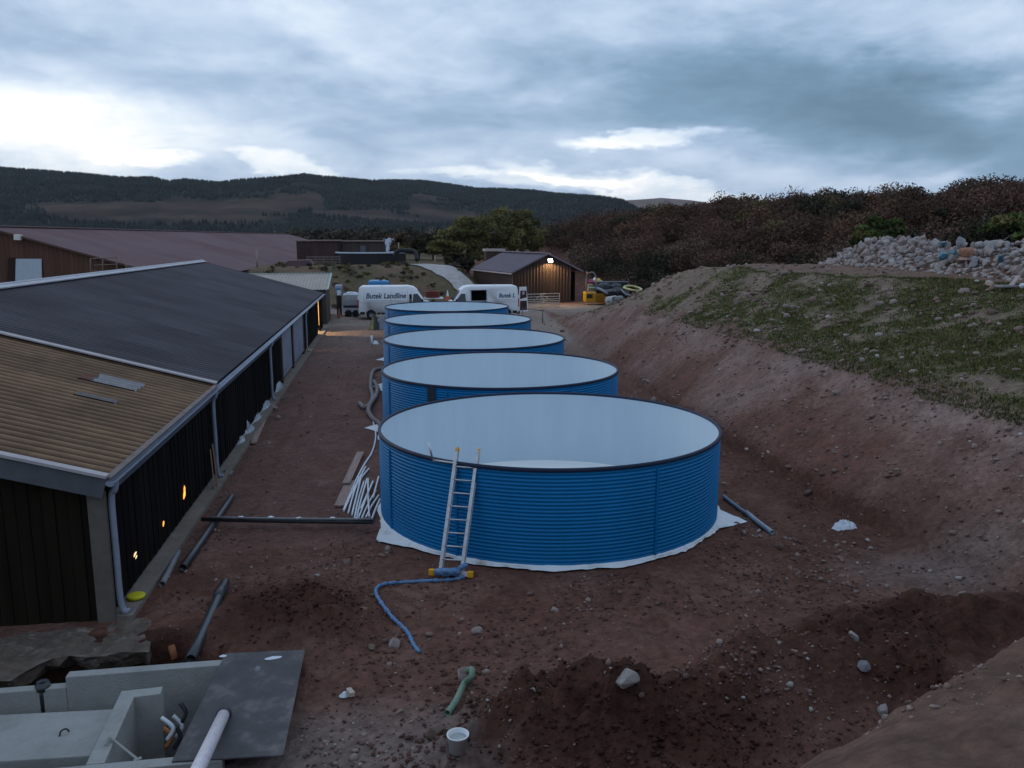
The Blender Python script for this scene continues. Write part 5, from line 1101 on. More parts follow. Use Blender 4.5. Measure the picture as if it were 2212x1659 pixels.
MB().box((p0[0], 76, .6), (p1[0], 78.0, zt1)).build('tank_body', mat('tank_blue', (.035, .21, .42), rough=.45, var=.08), wt, bevel=.10)
MB().box((p0[0] + .15, 76.25, zt1 - .01), (p1[0] - .25, 77.8, zt1 + .07)).build('tank_top', mat('tank_blue_pale', (.16, .36, .55), rough=.5), wt, bevel=.03)
MB().obox(((p0[0] + p1[0]) / 2 + .2, 76.5, zt1 + .09), (.3, .2, .10)).build('cap', m_trimk, wt)
ib = thing('ibc_tank', 'blue and white liquid container on a dark stand beside the lean-to shed', 'tank', aty(731, 660, 70))
q0, q1 = aty(725, 640, 70), aty(737.5, 640, 70); zb2, zt2 = aty(731, 639, 70)[2], aty(731, 617, 70)[2]
MB().box((q0[0], 70, zb2), (q1[0], 71, zt2)).build('container', mat('ibc_blue', (.13, .22, .36), rough=.5), ib, bevel=.06)
MB().box((q0[0] + .12, 69.97, zb2 + .05), (q1[0] - .04, 70.0, zb2 + .45)).build('label_sheet', m_white, ib)
MB().box((q0[0] - .02, 69.98, zt2 - .22), (q1[0] + .02, 71.02, zt2 + .03)).build('lid', mat('ibc_pale', (.30, .38, .50), rough=.5), ib, bevel=.03)
mb = MB(); mb.box((q0[0] + .05, 70.05, 0), (q1[0] - .05, 70.95, zb2 - .01)); mb.build('stand', mat('stand_dark', (.035, .028, .03)), ib)
# white trailer with its load of bags
tr_ = thing('flat_trailer', 'pale trailer with a dark bumper parked left of the lettered van', 'trailer', aty(757, 683, 69))
r0_, r1_ = aty(740, 660, 69)[0], aty(775, 660, 69)[0]; zc = lambda py: aty(757, py, 69)[2]
MB().box((r0_, 69, zc(660)), (r1_, 71.5, zc(650))).build('lower_board', mat('grey_board', (.30, .31, .34), rough=.6), tr_, bevel=.02)
MB().box((r0_ + .02, 69.03, zc(649.5)), (r1_, 71.4, zc(637))).build('upper_board', mat('pale_board', (.37, .39, .42), rough=.6, stain=(3, (.22, .30, .25), .55, .7)), tr_, bevel=.02)
MB().box((r0_ + .05, 68.95, zc(664)), (r1_, 69.3, zc(660.3))).build('bumper', mat('bumper_navy', (.02, .025, .05), rough=.5), tr_)
mb = MB(); mb.box((r0_ - .02, 69.0, zc(676)), (r1_, 71, zc(664.4))); mb.build('chassis', mat('chassis_white', (.45, .47, .50), rough=.6), tr_, bevel=.04)
for x_ in (r0_ + .45, r0_ + 1.05):
    w_ = MB(); w_.lathe([(.12, -.1), (.27, -.1), (.30, 0), (.27, .1), (.12, .1), (.001, .09)], 20); w_.build('wheel', m_tyre, tr_, local=True, xf=Matrix.Translation(Vector((x_, 68.93, .30)) - tr_.location) @ Matrix.Rotation(R_(90), 4, 'X'))
p = aty(757, 635, 70); cr_sack = link_mesh('sack_load', rock_mesh(77, 2, 6), m_bag); cr_sack.location = p; cr_sack.scale = (.75, .7, .24); tag(cr_sack, 'pale sacks heaped on top of the trailer', 'sack')
def cone(px, py, y, s, label, top_red):
    t = thing('traffic_cone', label, 'cone', aty(px, py, y)); m_o = mat('cone_faded', (.30, .11, .085), rough=.7) if top_red else mat('cone_orange', (.55, .09, .05), rough=.6); m_w = mat('cone_white', (.62, .62, .64), rough=.5)
    MB().box((-.2 * s, -.2 * s, 0), (.2 * s, .2 * s, .05)).build('cone_base', m_o, t, local=True); c_ = MB(); c_.lathe([(.16 * s, .05), (.115 * s, .32 * s)], 16); c_.build('cone_lower', m_o, t, local=True)
    c_ = MB(); c_.lathe([(.114 * s, .322 * s), (.05 * s, .68 * s)], 16); c_.build('cone_sleeve', m_w if not top_red else m_o, t, local=True); c_ = MB(); c_.lathe([(.049 * s, .682 * s), (.028 * s, .8 * s), (.001, .8 * s)], 16); c_.build('cone_tip', m_o if top_red else m_w, t, local=True)
    return t
cone(967, 648, 73, 1.05, 'orange and white traffic cone between the noses of the two vans', False)
cone(733, 684, 68, .8, 'faded orange traffic cone in front of the trailer', True)
p = aty(720, 684, 68); crumple('soil_bag', (p[0], p[1]), .55, .4, .35, mat('bag_brown', (.20, .14, .12), rough=.9), 'slumped brown bag on the yard left of the faded cone', 'bag', 55, n=14)
cl = thing('hose_coil', 'reddish brown coil on a white pallet board behind the tanks', 'coil', aty(934, 645, 75))
MB().box((-.95, -.5, 0), (.95, .6, .10)).build('pallet_board', m_white, cl, local=True)
mb = MB()
for k in range(4): mb.lathe([(.62 + .075 * math.cos(a_), .19 + k * .14 + .075 * math.sin(a_)) for a_ in np.linspace(0, 2 * math.pi, 9)], 28)
mb.build('coil', mat('coil_red', (.14, .035, .025), rough=.7), cl, local=True)

# ------------------------------------------------------------------ big brown cattle shed on the far left
cs = thing('cattle_shed', 'very long brown cattle shed with a white roller door in its gable', 'shed', (-27, 100, 0))
cd = Vector((.0506, .9987, 0)); cp = Vector((cd.y, -cd.x, 0)); r0v = Vector((-29.05, 66, 0)); HW, CE, CR_, CL = 13.6, 3.30, 7.22, 131
m_cr = mat('cattle_roof', (.115, .060, .066), rough=.75, var=.12, scale=.25, stain=(.08, (.145, .090, .098), .42, .62)); m_cw = mat('cattle_wall', (.105, .052, .034), rough=.85, var=.3, scale=.8, streak=(1, 1, .1))
for s in (1, -1):
    e = r0v + cp * (HW + .25) * s + Vector((0, 0, CE - .07)); r_ = r0v + Vector((0, 0, CR_)); d_ = (r_ - e)
    us, zs = corrug(CL + .4, .5, .035); V, F = strip_mesh(us, zs, e - cd * .25, cd, d_.normalized(), d_.length); off = wloc(cs)
    np_mesh('roof', [tuple(v - off) for v in V], F, m_cr, cs)
cg = lambda u: CE + (CR_ - CE) * (1 - abs(u - HW) / HW) - .08
wall_sheet('gable_wall', m_cw, cs, r0v - cp * HW, cp, 2 * HW, cg, .34, .05, base=-1)
wall_sheet('side_wall', mat('cattle_side', (.045, .028, .024), rough=.9, var=.3), cs, r0v + cp * HW, cd, CL, lambda u: CE - .15, .5, .03, base=-1)
mb = MB(); mb.beam(r0v + cp * HW * 1.02 - cd * .33 + Vector((0, 0, CE - .05)), r0v - cd * .33 + Vector((0, 0, CR_ + .03)), .07, .14); mb.beam(r0v - cp * HW * 1.02 - cd * .33 + Vector((0, 0, CE - .05)), r0v - cd * .33 + Vector((0, 0, CR_ + .03)), .07, .14); mb.build('verge_trim', mat('cattle_verge', (.10, .055, .045), rough=.8), cs)
mb = MB(); mb.beam(r0v + Vector((0, 0, CR_ + .07)), r0v + cd * CL + Vector((0, 0, CR_ + .07)), .6, .08); mb.build('ridge_cap', mat('cattle_ridge', (.21, .15, .14), rough=.8), cs)
fr = r0v - cd * .12
def on_gable(px, py):
    d = Vector(ray(px, py)); k = cd.dot(fr - Vector(_C)) / cd.dot(d); return Vector(_C) + d * k
def gable_quad(name, pxs, th, m, off_=0.0):
    q = [on_gable(*p) - cd * off_ for p in pxs]; mb = MB(); mb.hexa([tuple(p) for p in q] + [tuple(p - cd * th) for p in q]); return mb.build(name, m, cs)
gable_quad('roller_door', [(33, 640), (92, 640), (90, 559), (35, 559)], .06, mat('door_white', (.42, .47, .53), rough=.5, var=.1))
gable_quad('door_reveal', [(16, 640), (32.5, 640), (34.5, 556), (18, 556)], .05, mat('reveal_dark', (.035, .016, .012), rough=.9))
gable_quad('wall_light', [(36, 518), (49, 519), (49, 507), (36, 506)], .45, mat('lamp_box_pale', (.62, .60, .52), rough=.4))
gable_quad('window', [(206, 640), (228, 640), (228, 606), (206, 606)], .04, mat('green_pane', (.14, .17, .14), rough=.5))
rail = MB()
for pa, pb in (((206, 602), (206, 558)), ((206, 558), (262, 556)), ((262, 556), (298, 585)), ((214, 572), (262, 570)), ((232, 600), (232, 558)), ((262, 600), (262, 556)), ((206, 585), (290, 583)), ((282, 572), (282, 600))): rail.tube([on_gable(*pa) - cd * .9, on_gable(*pb) - cd * .9], .04, 6)
tag(rail.build('stair_rail', mat('rail_faded', (.20, .14, .11), rough=.8)), 'faded handrail of an outside stair at the gable of the cattle shed', 'railing')

# ------------------------------------------------------------------ timber building and round pond on the bank
m_tim = mat('dark_timber', (.062, .036, .034), rough=.9, var=.35, scale=1.5, streak=(2, 2, .15))
tb = thing('timber_building', 'low dark timber building with a flat roof on the bank behind the vans', 'building', (-6, 106, 3.2))
xa, xm, xb = aty(641, 540, 104)[0], aty(738, 540, 104)[0], aty(838, 540, 104)[0]; zr1 = aty(700, 521, 104)[2]; zr2 = aty(800, 522, 104)[2]
def vboards(name, a, b, y, z0, z1, m, w=.32):
    mb = MB(); r_ = random.Random(int(a * 10)); n = int((b - a) / w)
    for i in range(n):
        o = r_.uniform(0, .03); mb.box((a + (b - a) * i / n, y - .05 - o, z0), (a + (b - a) * (i + 1) / n - .03, y, z1 + r_.uniform(-.02, .02)))
    mb.box((a, y + .005, z0), (b, y + 4.0, z1 - .05)); return mb.build(name, m, tb)
vboards('timber_wall', xa, xm - .05, 104, 2.8, zr1, m_tim); vboards('timber_wall', xm, xb, 104.6, 2.8, zr2, mat('dark_timber2', (.070, .048, .044), rough=.9, var=.35, scale=1.5, streak=(2, 2, .15)))
mb = MB(); mb.box((xa - .2, 103.7, zr1 + .02), (xm - .1, 108.5, zr1 + .16)); mb.build('flat_roof', mat('timber_roof', (.26, .19, .16), rough=.9, var=.3), tb)
mb = MB(); mb.box((xm - .05, 104.3, zr2 + .02), (xb + .15, 109, zr2 + .14)); mb.build('flat_roof', mat('timber_roof', (.26, .19, .16)), tb)
MB().box((xm - .45, 103.9, 2.8), (xm - .06, 103.945, zr1 - .02)).build('door', mat('timber_door', (.03, .02, .02), rough=.9), tb)
MB().box((xa + .1, 103.85, 2.8), (xa + 1.6, 103.93, zr1 - .75)).build('side_hatch', mat('hatch', (.05, .028, .026), rough=.9, var=.4), tb)
MB().box((aty(778, 540, 104.5)[0], 104.45, 2.9), (aty(790, 540, 104.5)[0], 104.53, zr2 - .5)).build('window', mat('pale_pane', (.10, .10, .13), rough=.4), tb)
pw = thing('round_pond_tank', 'low round dark walled pond tank with a pale rim on the bank', 'tank', (aty(800, 560, 99)[0], 103.0, 3.3))
rad_ = 4.2; zrim = aty(790, 546, 98.8)[2] - 3.3
MB().lathe([(rad_, -.4), (rad_, zrim)], 64).build('pond_wall', mat('pond_black', (.015, .016, .018), rough=.6), pw, local=True)
MB().lathe([(rad_ + .06, zrim - .10), (rad_ + .08, zrim + .05), (rad_ - .15, zrim + .06), (rad_ - .2, zrim - .05)], 64).build('pond_rim', mat('pond_rim', (.40, .44, .50), rough=.5), pw, local=True)
MB().lathe([(.001, zrim - .12), (rad_ - .05, zrim - .12)], 64).build('pond_water', mat('pond_water', (.05, .07, .09), rough=.1), pw, local=True)
# water spray from the pond
mb = MB(); sp_ = Vector(aty(968 * 0 + 968 * 0 + (700 + 990 / 3.687) * .864, 546, 101)); r_ = random.Random(3)
for k in range(260):
    t = r_.random(); w_ = .08 + .55 * t; o = sp_ + Vector((r_.gauss(.15 * t, w_ * .42), r_.gauss(0, w_ * .4), 1.85 * t ** .8 * r_.uniform(.8, 1))); s = .018 + .03 * r_.random(); mb.add([o + Vector((-s, 0, -s * 2)), o + Vector((s, 0, -s * 2)), o + Vector((s, 0, s * 2)), o + Vector((-s, 0, s * 2))], [(0, 1, 2, 3)])
tag(mb.build('water_spray', mat('spray', (.62, .68, .78), rough=.4)), kind='stuff')
# big dark pipe arching over the pond rim
tag(MB().tube(hose_pts([aty(853, 553, 98), aty(856, 545, 98), aty(864, 541, 98), aty(880, 541.5, 98), aty(893, 543, 98), aty(899, 549, 97.6), aty(901, 562, 97)], 6), .26, 12).build('arched_pipe', mat('arch_black', (.016, .016, .018), rough=.6)), 'thick black pipe arching over the right edge of the pond tank', 'pipe')
# rail fence and single posts
fe = thing('rail_fence', 'weathered three rail fence in front of the timber building', 'fence', (aty(690, 568, 99)[0], 99, 3.0))
m_fence = mat('fence_grey', (.15, .12, .11), rough=.9, var=.3)
fx0, fx1 = aty(663, 560, 99)[0], aty(734, 560, 99)[0]
for py in (555, 560.5, 566):
    z_ = aty(700, py, 99)[2]; mb = MB(); mb.beam((fx0, 98.95, z_), (fx1, 98.8, z_ + .02), .05, .15); mb.build('rail', m_fence, fe)
for k in range(5):
    x_ = fx0 + (fx1 - fx0) * k / 4; mb = MB(); mb.box((x_ - .06, 98.98, 2.6), (x_ + .06, 99.1, aty(700, 553, 99)[2])); mb.build('post', m_fence, fe)
for px, pt, pb_, y_, lab in ((939.5, 551, 575, 100, 'lone pale fence post on the grass right of the pond tank'), (556, 540, 572, 88, 'weathered post with a cap below the eave of the cattle shed'), (861, 524, 540, 112, 'thin pale post in the brown trees behind the pond')):
    a_ = aty(px, pb_ + 6, y_); b_ = aty(px - (2 if px < 600 else 0), pt, y_); tag(MB().tube([a_, b_], [.11, .08], 8).build('fence_post', mat('post_pale', (.28, .24, .20), rough=.9)), lab, 'post')
p = aty(650, 574, 94); tag(MB().prism([(p[0] - 2.3, p[2] - .25), (p[0] - 1.3, p[2] + .55), (p[0] + .9, p[2] + .62), (p[0] + 1.6, p[2] - .3)], 94, 97).build('low_hut', mat('hut_purple', (.12, .07, .08), rough=.8)), 'low purple brown hut roof under the eave of the cattle shed', 'hut')
for i, px in enumerate((674, 681, 688, 694)):
    p = aty(px, 579, 90); tag(MB().box((p[0], 90, p[2] - .5), (p[0] + .3, 90.3, p[2] + .25)).build('log_end', mat('log_buff', (.28, .20, .11), rough=.9), bevel=.05), 'short buff block in the row below the purple hut', 'block', 'buff blocks below the hut')
# ------------------------------------------------------------------ scrub, trees and grass
def leaf_cards(C, S, rs, aspect=.5, up=.25):
    """diamond shaped leaf sprays at points C with sizes S, randomly turned"""
    n = len(C); a = rs.normal(size=(n, 3)); a /= np.linalg.norm(a, axis=1)[:, None]; b = rs.normal(size=(n, 3)); b[:, 2] += up; b -= a * (a * b).sum(1)[:, None]; b /= np.linalg.norm(b, axis=1)[:, None]
    c = np.cross(a, b); s = S[:, None]
    V = np.stack([C + c * s * aspect, C + b * s, C - c * s * aspect + a * s * .2, C - b * s], 1)
    return V.reshape(-1, 3), np.arange(n * 4).reshape(n, 4)
def clump_points(c, r, n, rs, lumps=9):
    """points in a lumpy crown: several smaller lobes on an ellipsoid"""
    d = rs.normal(size=(lumps, 3)); d /= np.linalg.norm(d, axis=1)[:, None]; d[:, 2] = np.abs(d[:, 2]) * .9 - .15
    lc = d * rs.uniform(.35, .78, (lumps, 1)); lr = rs.uniform(.28, .52, lumps); k = rs.integers(0, lumps, n)
    q = rs.normal(size=(n, 3)); q /= np.linalg.norm(q, axis=1)[:, None]; q *= (rs.random(n) ** .45 * lr[k])[:, None]
    return np.asarray(c) + (lc[k] + q) * np.asarray(r)
m_leaf = mat('scrub_leaf', (.1, .06, .04), rough=.9, var=.25, scale=.6, spec=.15, attr=True)
m_bark = mat('bark', (.085, .06, .048), rough=.95, var=.3, scale=4)
rs = np.random.default_rng(21)
PAL = {'red': (.105, .058, .043), 'brown': (.100, .067, .050), 'dark': (.036, .034, .021), 'olive': (.115, .100, .036), 'green': (.075, .098, .030), 'rust': (.120, .067, .042), 'willow': (.155, .135, .052), 'grey': (.12, .095, .075)}
def leaf_mass(name, bushes, per, size, parent=None, label=None, cat=None, kind=None):
    VV, CC = [], []
    for (c, r, colr) in bushes:
        P = clump_points(c, r, per, rs); VV.append(P); CC.append(np.array(colr) * (1 + .18 * (rs.random((per, 1)) - .5)) * (1 + .75 * (rs.random() - .5)))
    P = np.concatenate(VV); Cc = np.concatenate(CC); V, F = leaf_cards(P, size * rs.uniform(.5, 1.35, len(P)), rs)
    off = np.zeros(3) if parent is not None or kind else P.mean(0)
    if parent is not None: off = np.array(wloc(parent))
    o = np_mesh(name, V - off, F, m_leaf, parent, col=np.repeat(Cc, 4, 0)); 
    if parent is None: o.location = off
    return tag(o, label, cat, None, kind)
# scrub on the hill at the right, one unbroken mass
bs = []
for k in range(2600):
    y = rs.uniform(40, 150); x = rs.uniform(24, 75)
    u = x - (53 - (y - 70) * .31)
    if u < -30 + 3 * math.sin(y * .4) or u > 9: continue
    if y < 62 and x < np.interp(y, HEAP_Y, HEAP_X, right=23) + 5.0: continue
    if y > 76 and x < 22.5: continue
    z = float(hz(x, y)); n = float(fbm(np.array([x / 11.]), np.array([y / 11.]), 3)[0]); low = u < -19
    r = rs.uniform(1.7, 3.9) * (.75 if u > -6 else 1); t_ = rs.random()
    colr = PAL['dark'] if (n > .13 and t_ < .5) or (low and t_ < .4) else PAL['red'] if n < -.03 and t_ < .75 else PAL['rust'] if t_ < .25 else PAL['brown'] if t_ < .7 else PAL['olive'] if t_ < .74 else PAL['red']
    bs.append(((x, y, z + r * .28), (r * 1.0, r * 1.0, r * rs.uniform(.65, 1.0)), colr))
bs = bs[:430]
leaf_mass('scrub_woodland', bs, 1650, .13, kind='stuff')
def tree(name, label, x, y, h, r, palette, per=60, nb=26, size=.30, group=None, trunk_h=.45, zs=None, cat='tree', squash=1.0):
    z = hz(x, y) if zs is None else zs; t = thing(name, label, cat, (x, y, z), group=group); rs2 = random.Random(int(x * 31 + y))
    mb = MB(); top = Vector((x + rs2.uniform(-.2, .2), y, z + h * .62)); mb.tube([Vector((x, y, z - .3)), Vector((x + .08, y, z + h * trunk_h * .6)), top], [.05 * h * .5 + .05, .03 * h * .5 + .04, .02], 8)
    for k in range(7):
        a = rs2.uniform(0, 6.28); b0 = Vector((x, y, z + h * rs2.uniform(.18, .5))); e = Vector((x + math.cos(a) * r * .7, y + math.sin(a) * r * .7, z + h * rs2.uniform(.5, .9))); mb.tube([b0, (b0 + e) / 2 + Vector((0, 0, .15)), e], [.05, .035, .012], 6)
    mb.build('trunk', m_bark, t)
    bl = []
    for k in range(nb):
        a = rs2.uniform(0, 6.28); f = rs2.random() ** .6; hh = rs2.uniform(.28, .98); env = math.sin(min(1, hh * 1.05) * math.pi * .92) ** .6 * squash
        bl.append(((x + math.cos(a) * r * f * env, y + math.sin(a) * r * f * env, z + h * hh), (r * .36, r * .36, h * .13), PAL[rs2.choice(palette)]))
    leaf_mass('crown', bl, per, size, t); return t
# willows behind the barn
for i, (px, y, top, wpx, pal, lab) in enumerate(((1010, 112, 475, 46, ('willow', 'willow', 'willow', 'olive'), 'olive green willow left of the barn, the lower one of the tall pair'), (1068, 116, 455, 60, ('willow', 'willow', 'willow', 'olive'), 'tallest olive green willow standing right behind the barn cabin'), (1128, 118, 458, 44, ('willow', 'willow', 'olive'), 'olive willow at the right of the tall clump, meeting the brown scrub'), (968, 112, 500, 36, ('willow', 'olive', 'willow'), 'short olive bush tree between the pond pipe and the willows'))):
    x = aty(px, 540, y)[0]; zt_ = aty(px, top, y)[2]; g = hz(x, y); tree('willow_tree', lab, x, y, zt_ - g, wpx / FPX * y, pal, per=240, nb=60, size=.17, group='willows behind the barn')
for i, (px, y, top, wpx, pal, lab) in enumerate(((985, 97, 545, 26, ('dark', 'dark', 'olive'), 'dark evergreen bush left of the barn, beside the gravel path'), (1008, 94, 560, 24, ('dark', 'dark'), 'near black bush pressed against the left side of the barn'), (905, 118, 513, 36, ('dark', 'brown', 'olive'), 'dark brown tree behind the pond pipe'), (872, 122, 505, 30, ('brown', 'rust', 'dark'), 'rusty brown tree at the right end of the timber building'), (935, 120, 508, 34, ('dark', 'olive', 'brown'), 'dark olive tree behind the lone fence post'))):
    x = aty(px, 560, y)[0]; zt_ = aty(px, top, y)[2]; g = hz(x, y); tree('bank_tree', lab, x, y, zt_ - g, wpx / FPX * y, pal, per=190, nb=34, size=.16)
for px, y, top, bot, wpx, pal, lab in ((1905, 47, 474, 545, 58, ('green', 'olive', 'green'), 'round green bush behind the left part of the rock pile'), (2190, 41, 468, 560, 70, ('green', 'green', 'olive'), 'bright green bush at the right edge behind the rock pile'), (2040, 49, 455, 535, 52, ('red', 'brown', 'dark'), 'rounded reddish brown bush between the two green ones')):
    x = aty(px, 540, y)[0]; zt_ = aty(px, top, y)[2]; g = hz(x, y); tree('green_bush', lab, x, y, zt_ - g, wpx / FPX * y, pal, per=160, nb=30, size=.17, cat='bush')
# bare stem in the scrub
x, y = aty(2088, 470, 60)[0], 58.0; zb3, zt3 = aty(2088, 490, y)[2], aty(2089, 440, y)[2]
mb = MB(); mb.tube([(x, y, zb3 - 1), (x + .05, y, zt3)], [.09, .03], 8)
for k in range(5): mb.tube([(x, y, zb3 + (zt3 - zb3) * (.3 + .13 * k)), (x + (.35 if k % 2 else -.3), y, zb3 + (zt3 - zb3) * (.5 + .12 * k))], [.03, .01], 6)
tag(mb.build('bare_trunk', mat('bark_pale', (.20, .17, .14), rough=.95)), 'pale bare trunk standing out of the dark scrub on the hill', 'tree trunk')
# tree belts far beyond the bank
def belt(name, spec, per, size):
    b = []
    for (p0, p1, y0, y1, top, n, pal) in spec:
        for k in range(n):
            px = rs.uniform(p0, p1); y = rs.uniform(y0, y1); x = (px - 838) / FPX * y; zt_ = CAMZ + (514 - rs.uniform(top, top + 14)) / FPX * y; g = hz(x, y); h = max(2.0, zt_ - g)
            b.append(((x, y, g + h * .5), (h * .55, h * .55, h * .55), PAL[pal[k % len(pal)]]))
    return leaf_mass(name, b, per, size, kind='stuff')
belt('treeline', [(-150, 700, 330, 420, 497, 120, ('dark', 'dark', 'olive')), (640, 1000, 240, 330, 484, 90, ('dark', 'dark', 'brown')), (820, 980, 140, 170, 508, 26, ('brown', 'rust', 'dark')), (1120, 1380, 170, 230, 490, 40, ('brown', 'red', 'dark'))], 90, .8)
# rough herbs on the bank behind the vans
b = []
for k in range(170):
    y = rs.uniform(74, 97); x = rs.uniform(-13, 9); z = hz(x, y)
    pc = (8.9 - (y - 74.5) * .25); 
    if abs(x - pc) < 2.2: continue
    r = rs.uniform(.25, .7); b.append(((x, y, z + r * .2), (r, r, r * .7), PAL[('dark', 'brown', 'olive', 'olive', 'grey')[rs.integers(5)]]))
leaf_mass('bank_herbs', b, 70, .11, kind='stuff')
# grass on the berm: short blades in tufts
n = 95000; y = 11 + 52 * rs.random(n) ** 1.5; x = rs.uniform(13.6, 23, n); xs_ = toe2(y)
keep = (x < xs_ + .4) & (fbm(x * 1.1 + 40, y * 1.1, 4) * 2.6 + fbm(x * .35, y * .35, 4) * 1.2 + .66 - 1.1 * sst(33, 47, y) > rs.random(n) * .9); x, y = x[keep], y[keep]; z = Hf(x, y); n = len(x)
V, F = np.zeros((n, 12, 3)), []
colg = np.zeros((n, 12, 3)); hgt = rs.uniform(.03, .10, n)
for q in range(4):
    a = rs.uniform(0, 6.28, n); w_ = .02; ln = rs.uniform(.2, .9, n) * hgt; ox, oy = rs.normal(0, .07, n), rs.normal(0, .07, n)
    V[:, q * 3] = np.stack([x + ox - np.sin(a) * w_, y + oy + np.cos(a) * w_, z - .01], 1); V[:, q * 3 + 1] = np.stack([x + ox + np.sin(a) * w_, y + oy - np.cos(a) * w_, z - .01], 1); V[:, q * 3 + 2] = np.stack([x + ox + np.cos(a) * ln, y + oy + np.sin(a) * ln, z + hgt], 1)
colg[:] = (np.array([.085, .092, .036]) * (1 + .8 * (rs.random((n, 1)) - .5)) + np.array([.05, .02, .005]) * (rs.random((n, 1)) ** 3))[:, None, :]
o = np_mesh('grass', V.reshape(-1, 3), np.arange(n * 12).reshape(-1, 3), mat('grass_blades', (.06, .08, .03), rough=.9, var=.2, spec=.1, attr=True), col=colg.reshape(-1, 3)); tag(o, kind='stuff')
# ------------------------------------------------------------------ loose stones: too many to count
def stone_field(name, X, Y, S, kinds, seed, mats=None):
    r0 = np.random.default_rng(seed); ico = bmesh.new(); bmesh.ops.create_icosphere(ico, subdivisions=1, radius=1); base = np.array([v.co[:] for v in ico.verts]); ico.verts.ensure_lookup_table(); F0 = np.array([[v.index for v in f.verts] for f in ico.faces]); ico.free()
    n = len(X); k = len(base); Z = Hf(X, Y); q = r0.normal(size=(n, 3, 3)); Q, _ = np.linalg.qr(q); sc = np.stack([r0.uniform(.7, 1.3, n), r0.uniform(.6, 1.1, n), r0.uniform(.45, .8, n)], 1)
    V = base[None] * (1 + .35 * (r0.random((n, k, 1)) - .5)); V = V * sc[:, None, :]; V = np.einsum('nij,nkj->nki', Q, V); V[:, :, 2] *= .75; V = V * S[:, None, None] + np.stack([X, Y, Z + S * .22], 1)[:, None, :]
    F = F0[None] + (np.arange(n) * k)[:, None, None]; mi = np.repeat(kinds, len(F0))
    o = np_mesh(name, V.reshape(-1, 3), F.reshape(-1, 3), mats or [ROCKM['pale'], ROCKM['pink'], ROCKM['brown']], midx=mi); return tag(o, kind='stuff')
rz0 = np.random.default_rng(15)
# ------------------------------------------------------------------ rock pile on the berm: every rock an object
RM = {k: [rock_mesh(200 + i, 2, -18) for i in range(6)] for k in ROCKM}
for k in RM:
    for me in RM[k]: me.materials.append(ROCKM[k])
RLAB = {'pale': 'pale grey rock in the rubble pile on the grassy berm', 'pink': 'pinkish grey rock in the rubble pile on the grassy berm', 'blue': 'bluish grey rock in the rubble pile on the grassy berm', 'brown': 'brownish rock in the rubble pile on the grassy berm'}
rq = random.Random(11); made = 0; spots = []
while made < 298:
    y = rq.uniform(24.0, 46.2); t = rq.uniform(-1.0, .42); hx, hh = float(np.interp(y, HEAP_Y, HEAP_X)), float(np.interp(y, HEAP_Y, HEAP_H))
    if hh < .15: continue
    x = hx + t * HEAP_W * 1.02; s = rq.choice([.12, .14, .16, .18, .23]) * rq.uniform(.85, 1.25); g = hz(x, y); zc_ = g + .22 * hh * max(0, 1 - t * t) + s * .30
    if any((x - a) ** 2 + (y - b_) ** 2 + (zc_ - c) ** 2 < (.62 * (s + r)) ** 2 for a, b_, c, r in spots):
        if rq.random() < .93: continue
    spots.append((x, y, zc_, s)); kind = rq.choices(['pale', 'pink', 'blue', 'brown'], [46, 38, 10, 6])[0]
    o = bpy.data.objects.new('pile_rock', rq.choice(RM[kind])); COL.objects.link(o); o.location = (x, y, zc_); o.scale = (s * rq.uniform(.85, 1.3), s * rq.uniform(.8, 1.2), s * rq.uniform(.75, 1.1)); o.rotation_euler = (rq.uniform(0, 6), rq.uniform(0, 6), rq.uniform(0, 6))
    tag(o, RLAB[kind], 'rock', 'rocks of the rubble pile'); made += 1
# the smaller filling of the pile, beyond the rocks one can tell apart
fy = rz0.uniform(22, 46, 2600); ft = rz0.uniform(-1.0, .5, 2600); fx = np.interp(fy, HEAP_Y, HEAP_X) + ft * HEAP_W * 1.02; fh = np.interp(fy, HEAP_Y, HEAP_H); fk = fh > .12; fx, fy = fx[fk], fy[fk]
stone_field('rubble_fill', fx, fy, rz0.uniform(.07, .17, len(fx)), rz0.choice([0, 1, 2], len(fx), p=[.55, .35, .10]), 16)
def on_pix_heap(px, py):
    d = ray(px, py); 
    for k in np.arange(15, 60, .1):
        p = _C + d * k
        if p[2] < hz(p[0], p[1]) + .30: return p
    return _C + d * 35
p = on_pix_heap(2092, 548); o = link_mesh('rust_slab', rock_mesh(301, 2, 14), mat('slab_rust', (.27, .13, .085), rough=.95, var=.3, scale=4, bump=.5, bscale=14)); o.location = p; o.scale = (.62, .35, .42); o.rotation_euler = (0, .2, .3); tag(o, 'large rust coloured angular block in the rubble pile', 'block')
p = on_pix_heap(2092, 560); tag(MB().obox(p + np.array([.1, -.12, 0]), (1.05, .4, .10), (0, .05, .2)).build('buff_slab', mat('slab_buff', (.33, .24, .19), rough=.9, var=.2), bevel=.01), 'flat buff slab under the rust coloured block', 'slab')
m_tarp = mat('tarp_blue', (.10, .27, .36), rough=.5, var=.25, scale=6, bump=.4, bscale=9); m_tarp2 = mat('tarp_teal', (.03, .10, .15), rough=.5, var=.3, scale=6, bump=.4, bscale=9)
for px, py, rx_, ry_, m_, lab, sd_ in ((2036, 556, .42, .3, m_tarp, 'pale blue plastic sheet caught between the rocks', 61), (2057, 549, .20, .16, m_tarp, 'small light blue plastic scrap right of the larger blue sheet', 62), (2038, 530, .26, .2, m_tarp2, 'dark teal plastic near the top of the rubble pile', 63), (2160, 562, .24, .2, m_tarp2, 'dark teal plastic low in the right half of the rubble pile', 64)):
    p = on_pix_heap(px, py); o = link_mesh('plastic_scrap', rock_mesh(sd_, 2, 12), m_); o.location = p + np.array([-.08, -.12, .05]); o.scale = (rx_, .12, ry_); o.rotation_euler = (.4, .3, .5); tag(o, lab, 'plastic sheet')
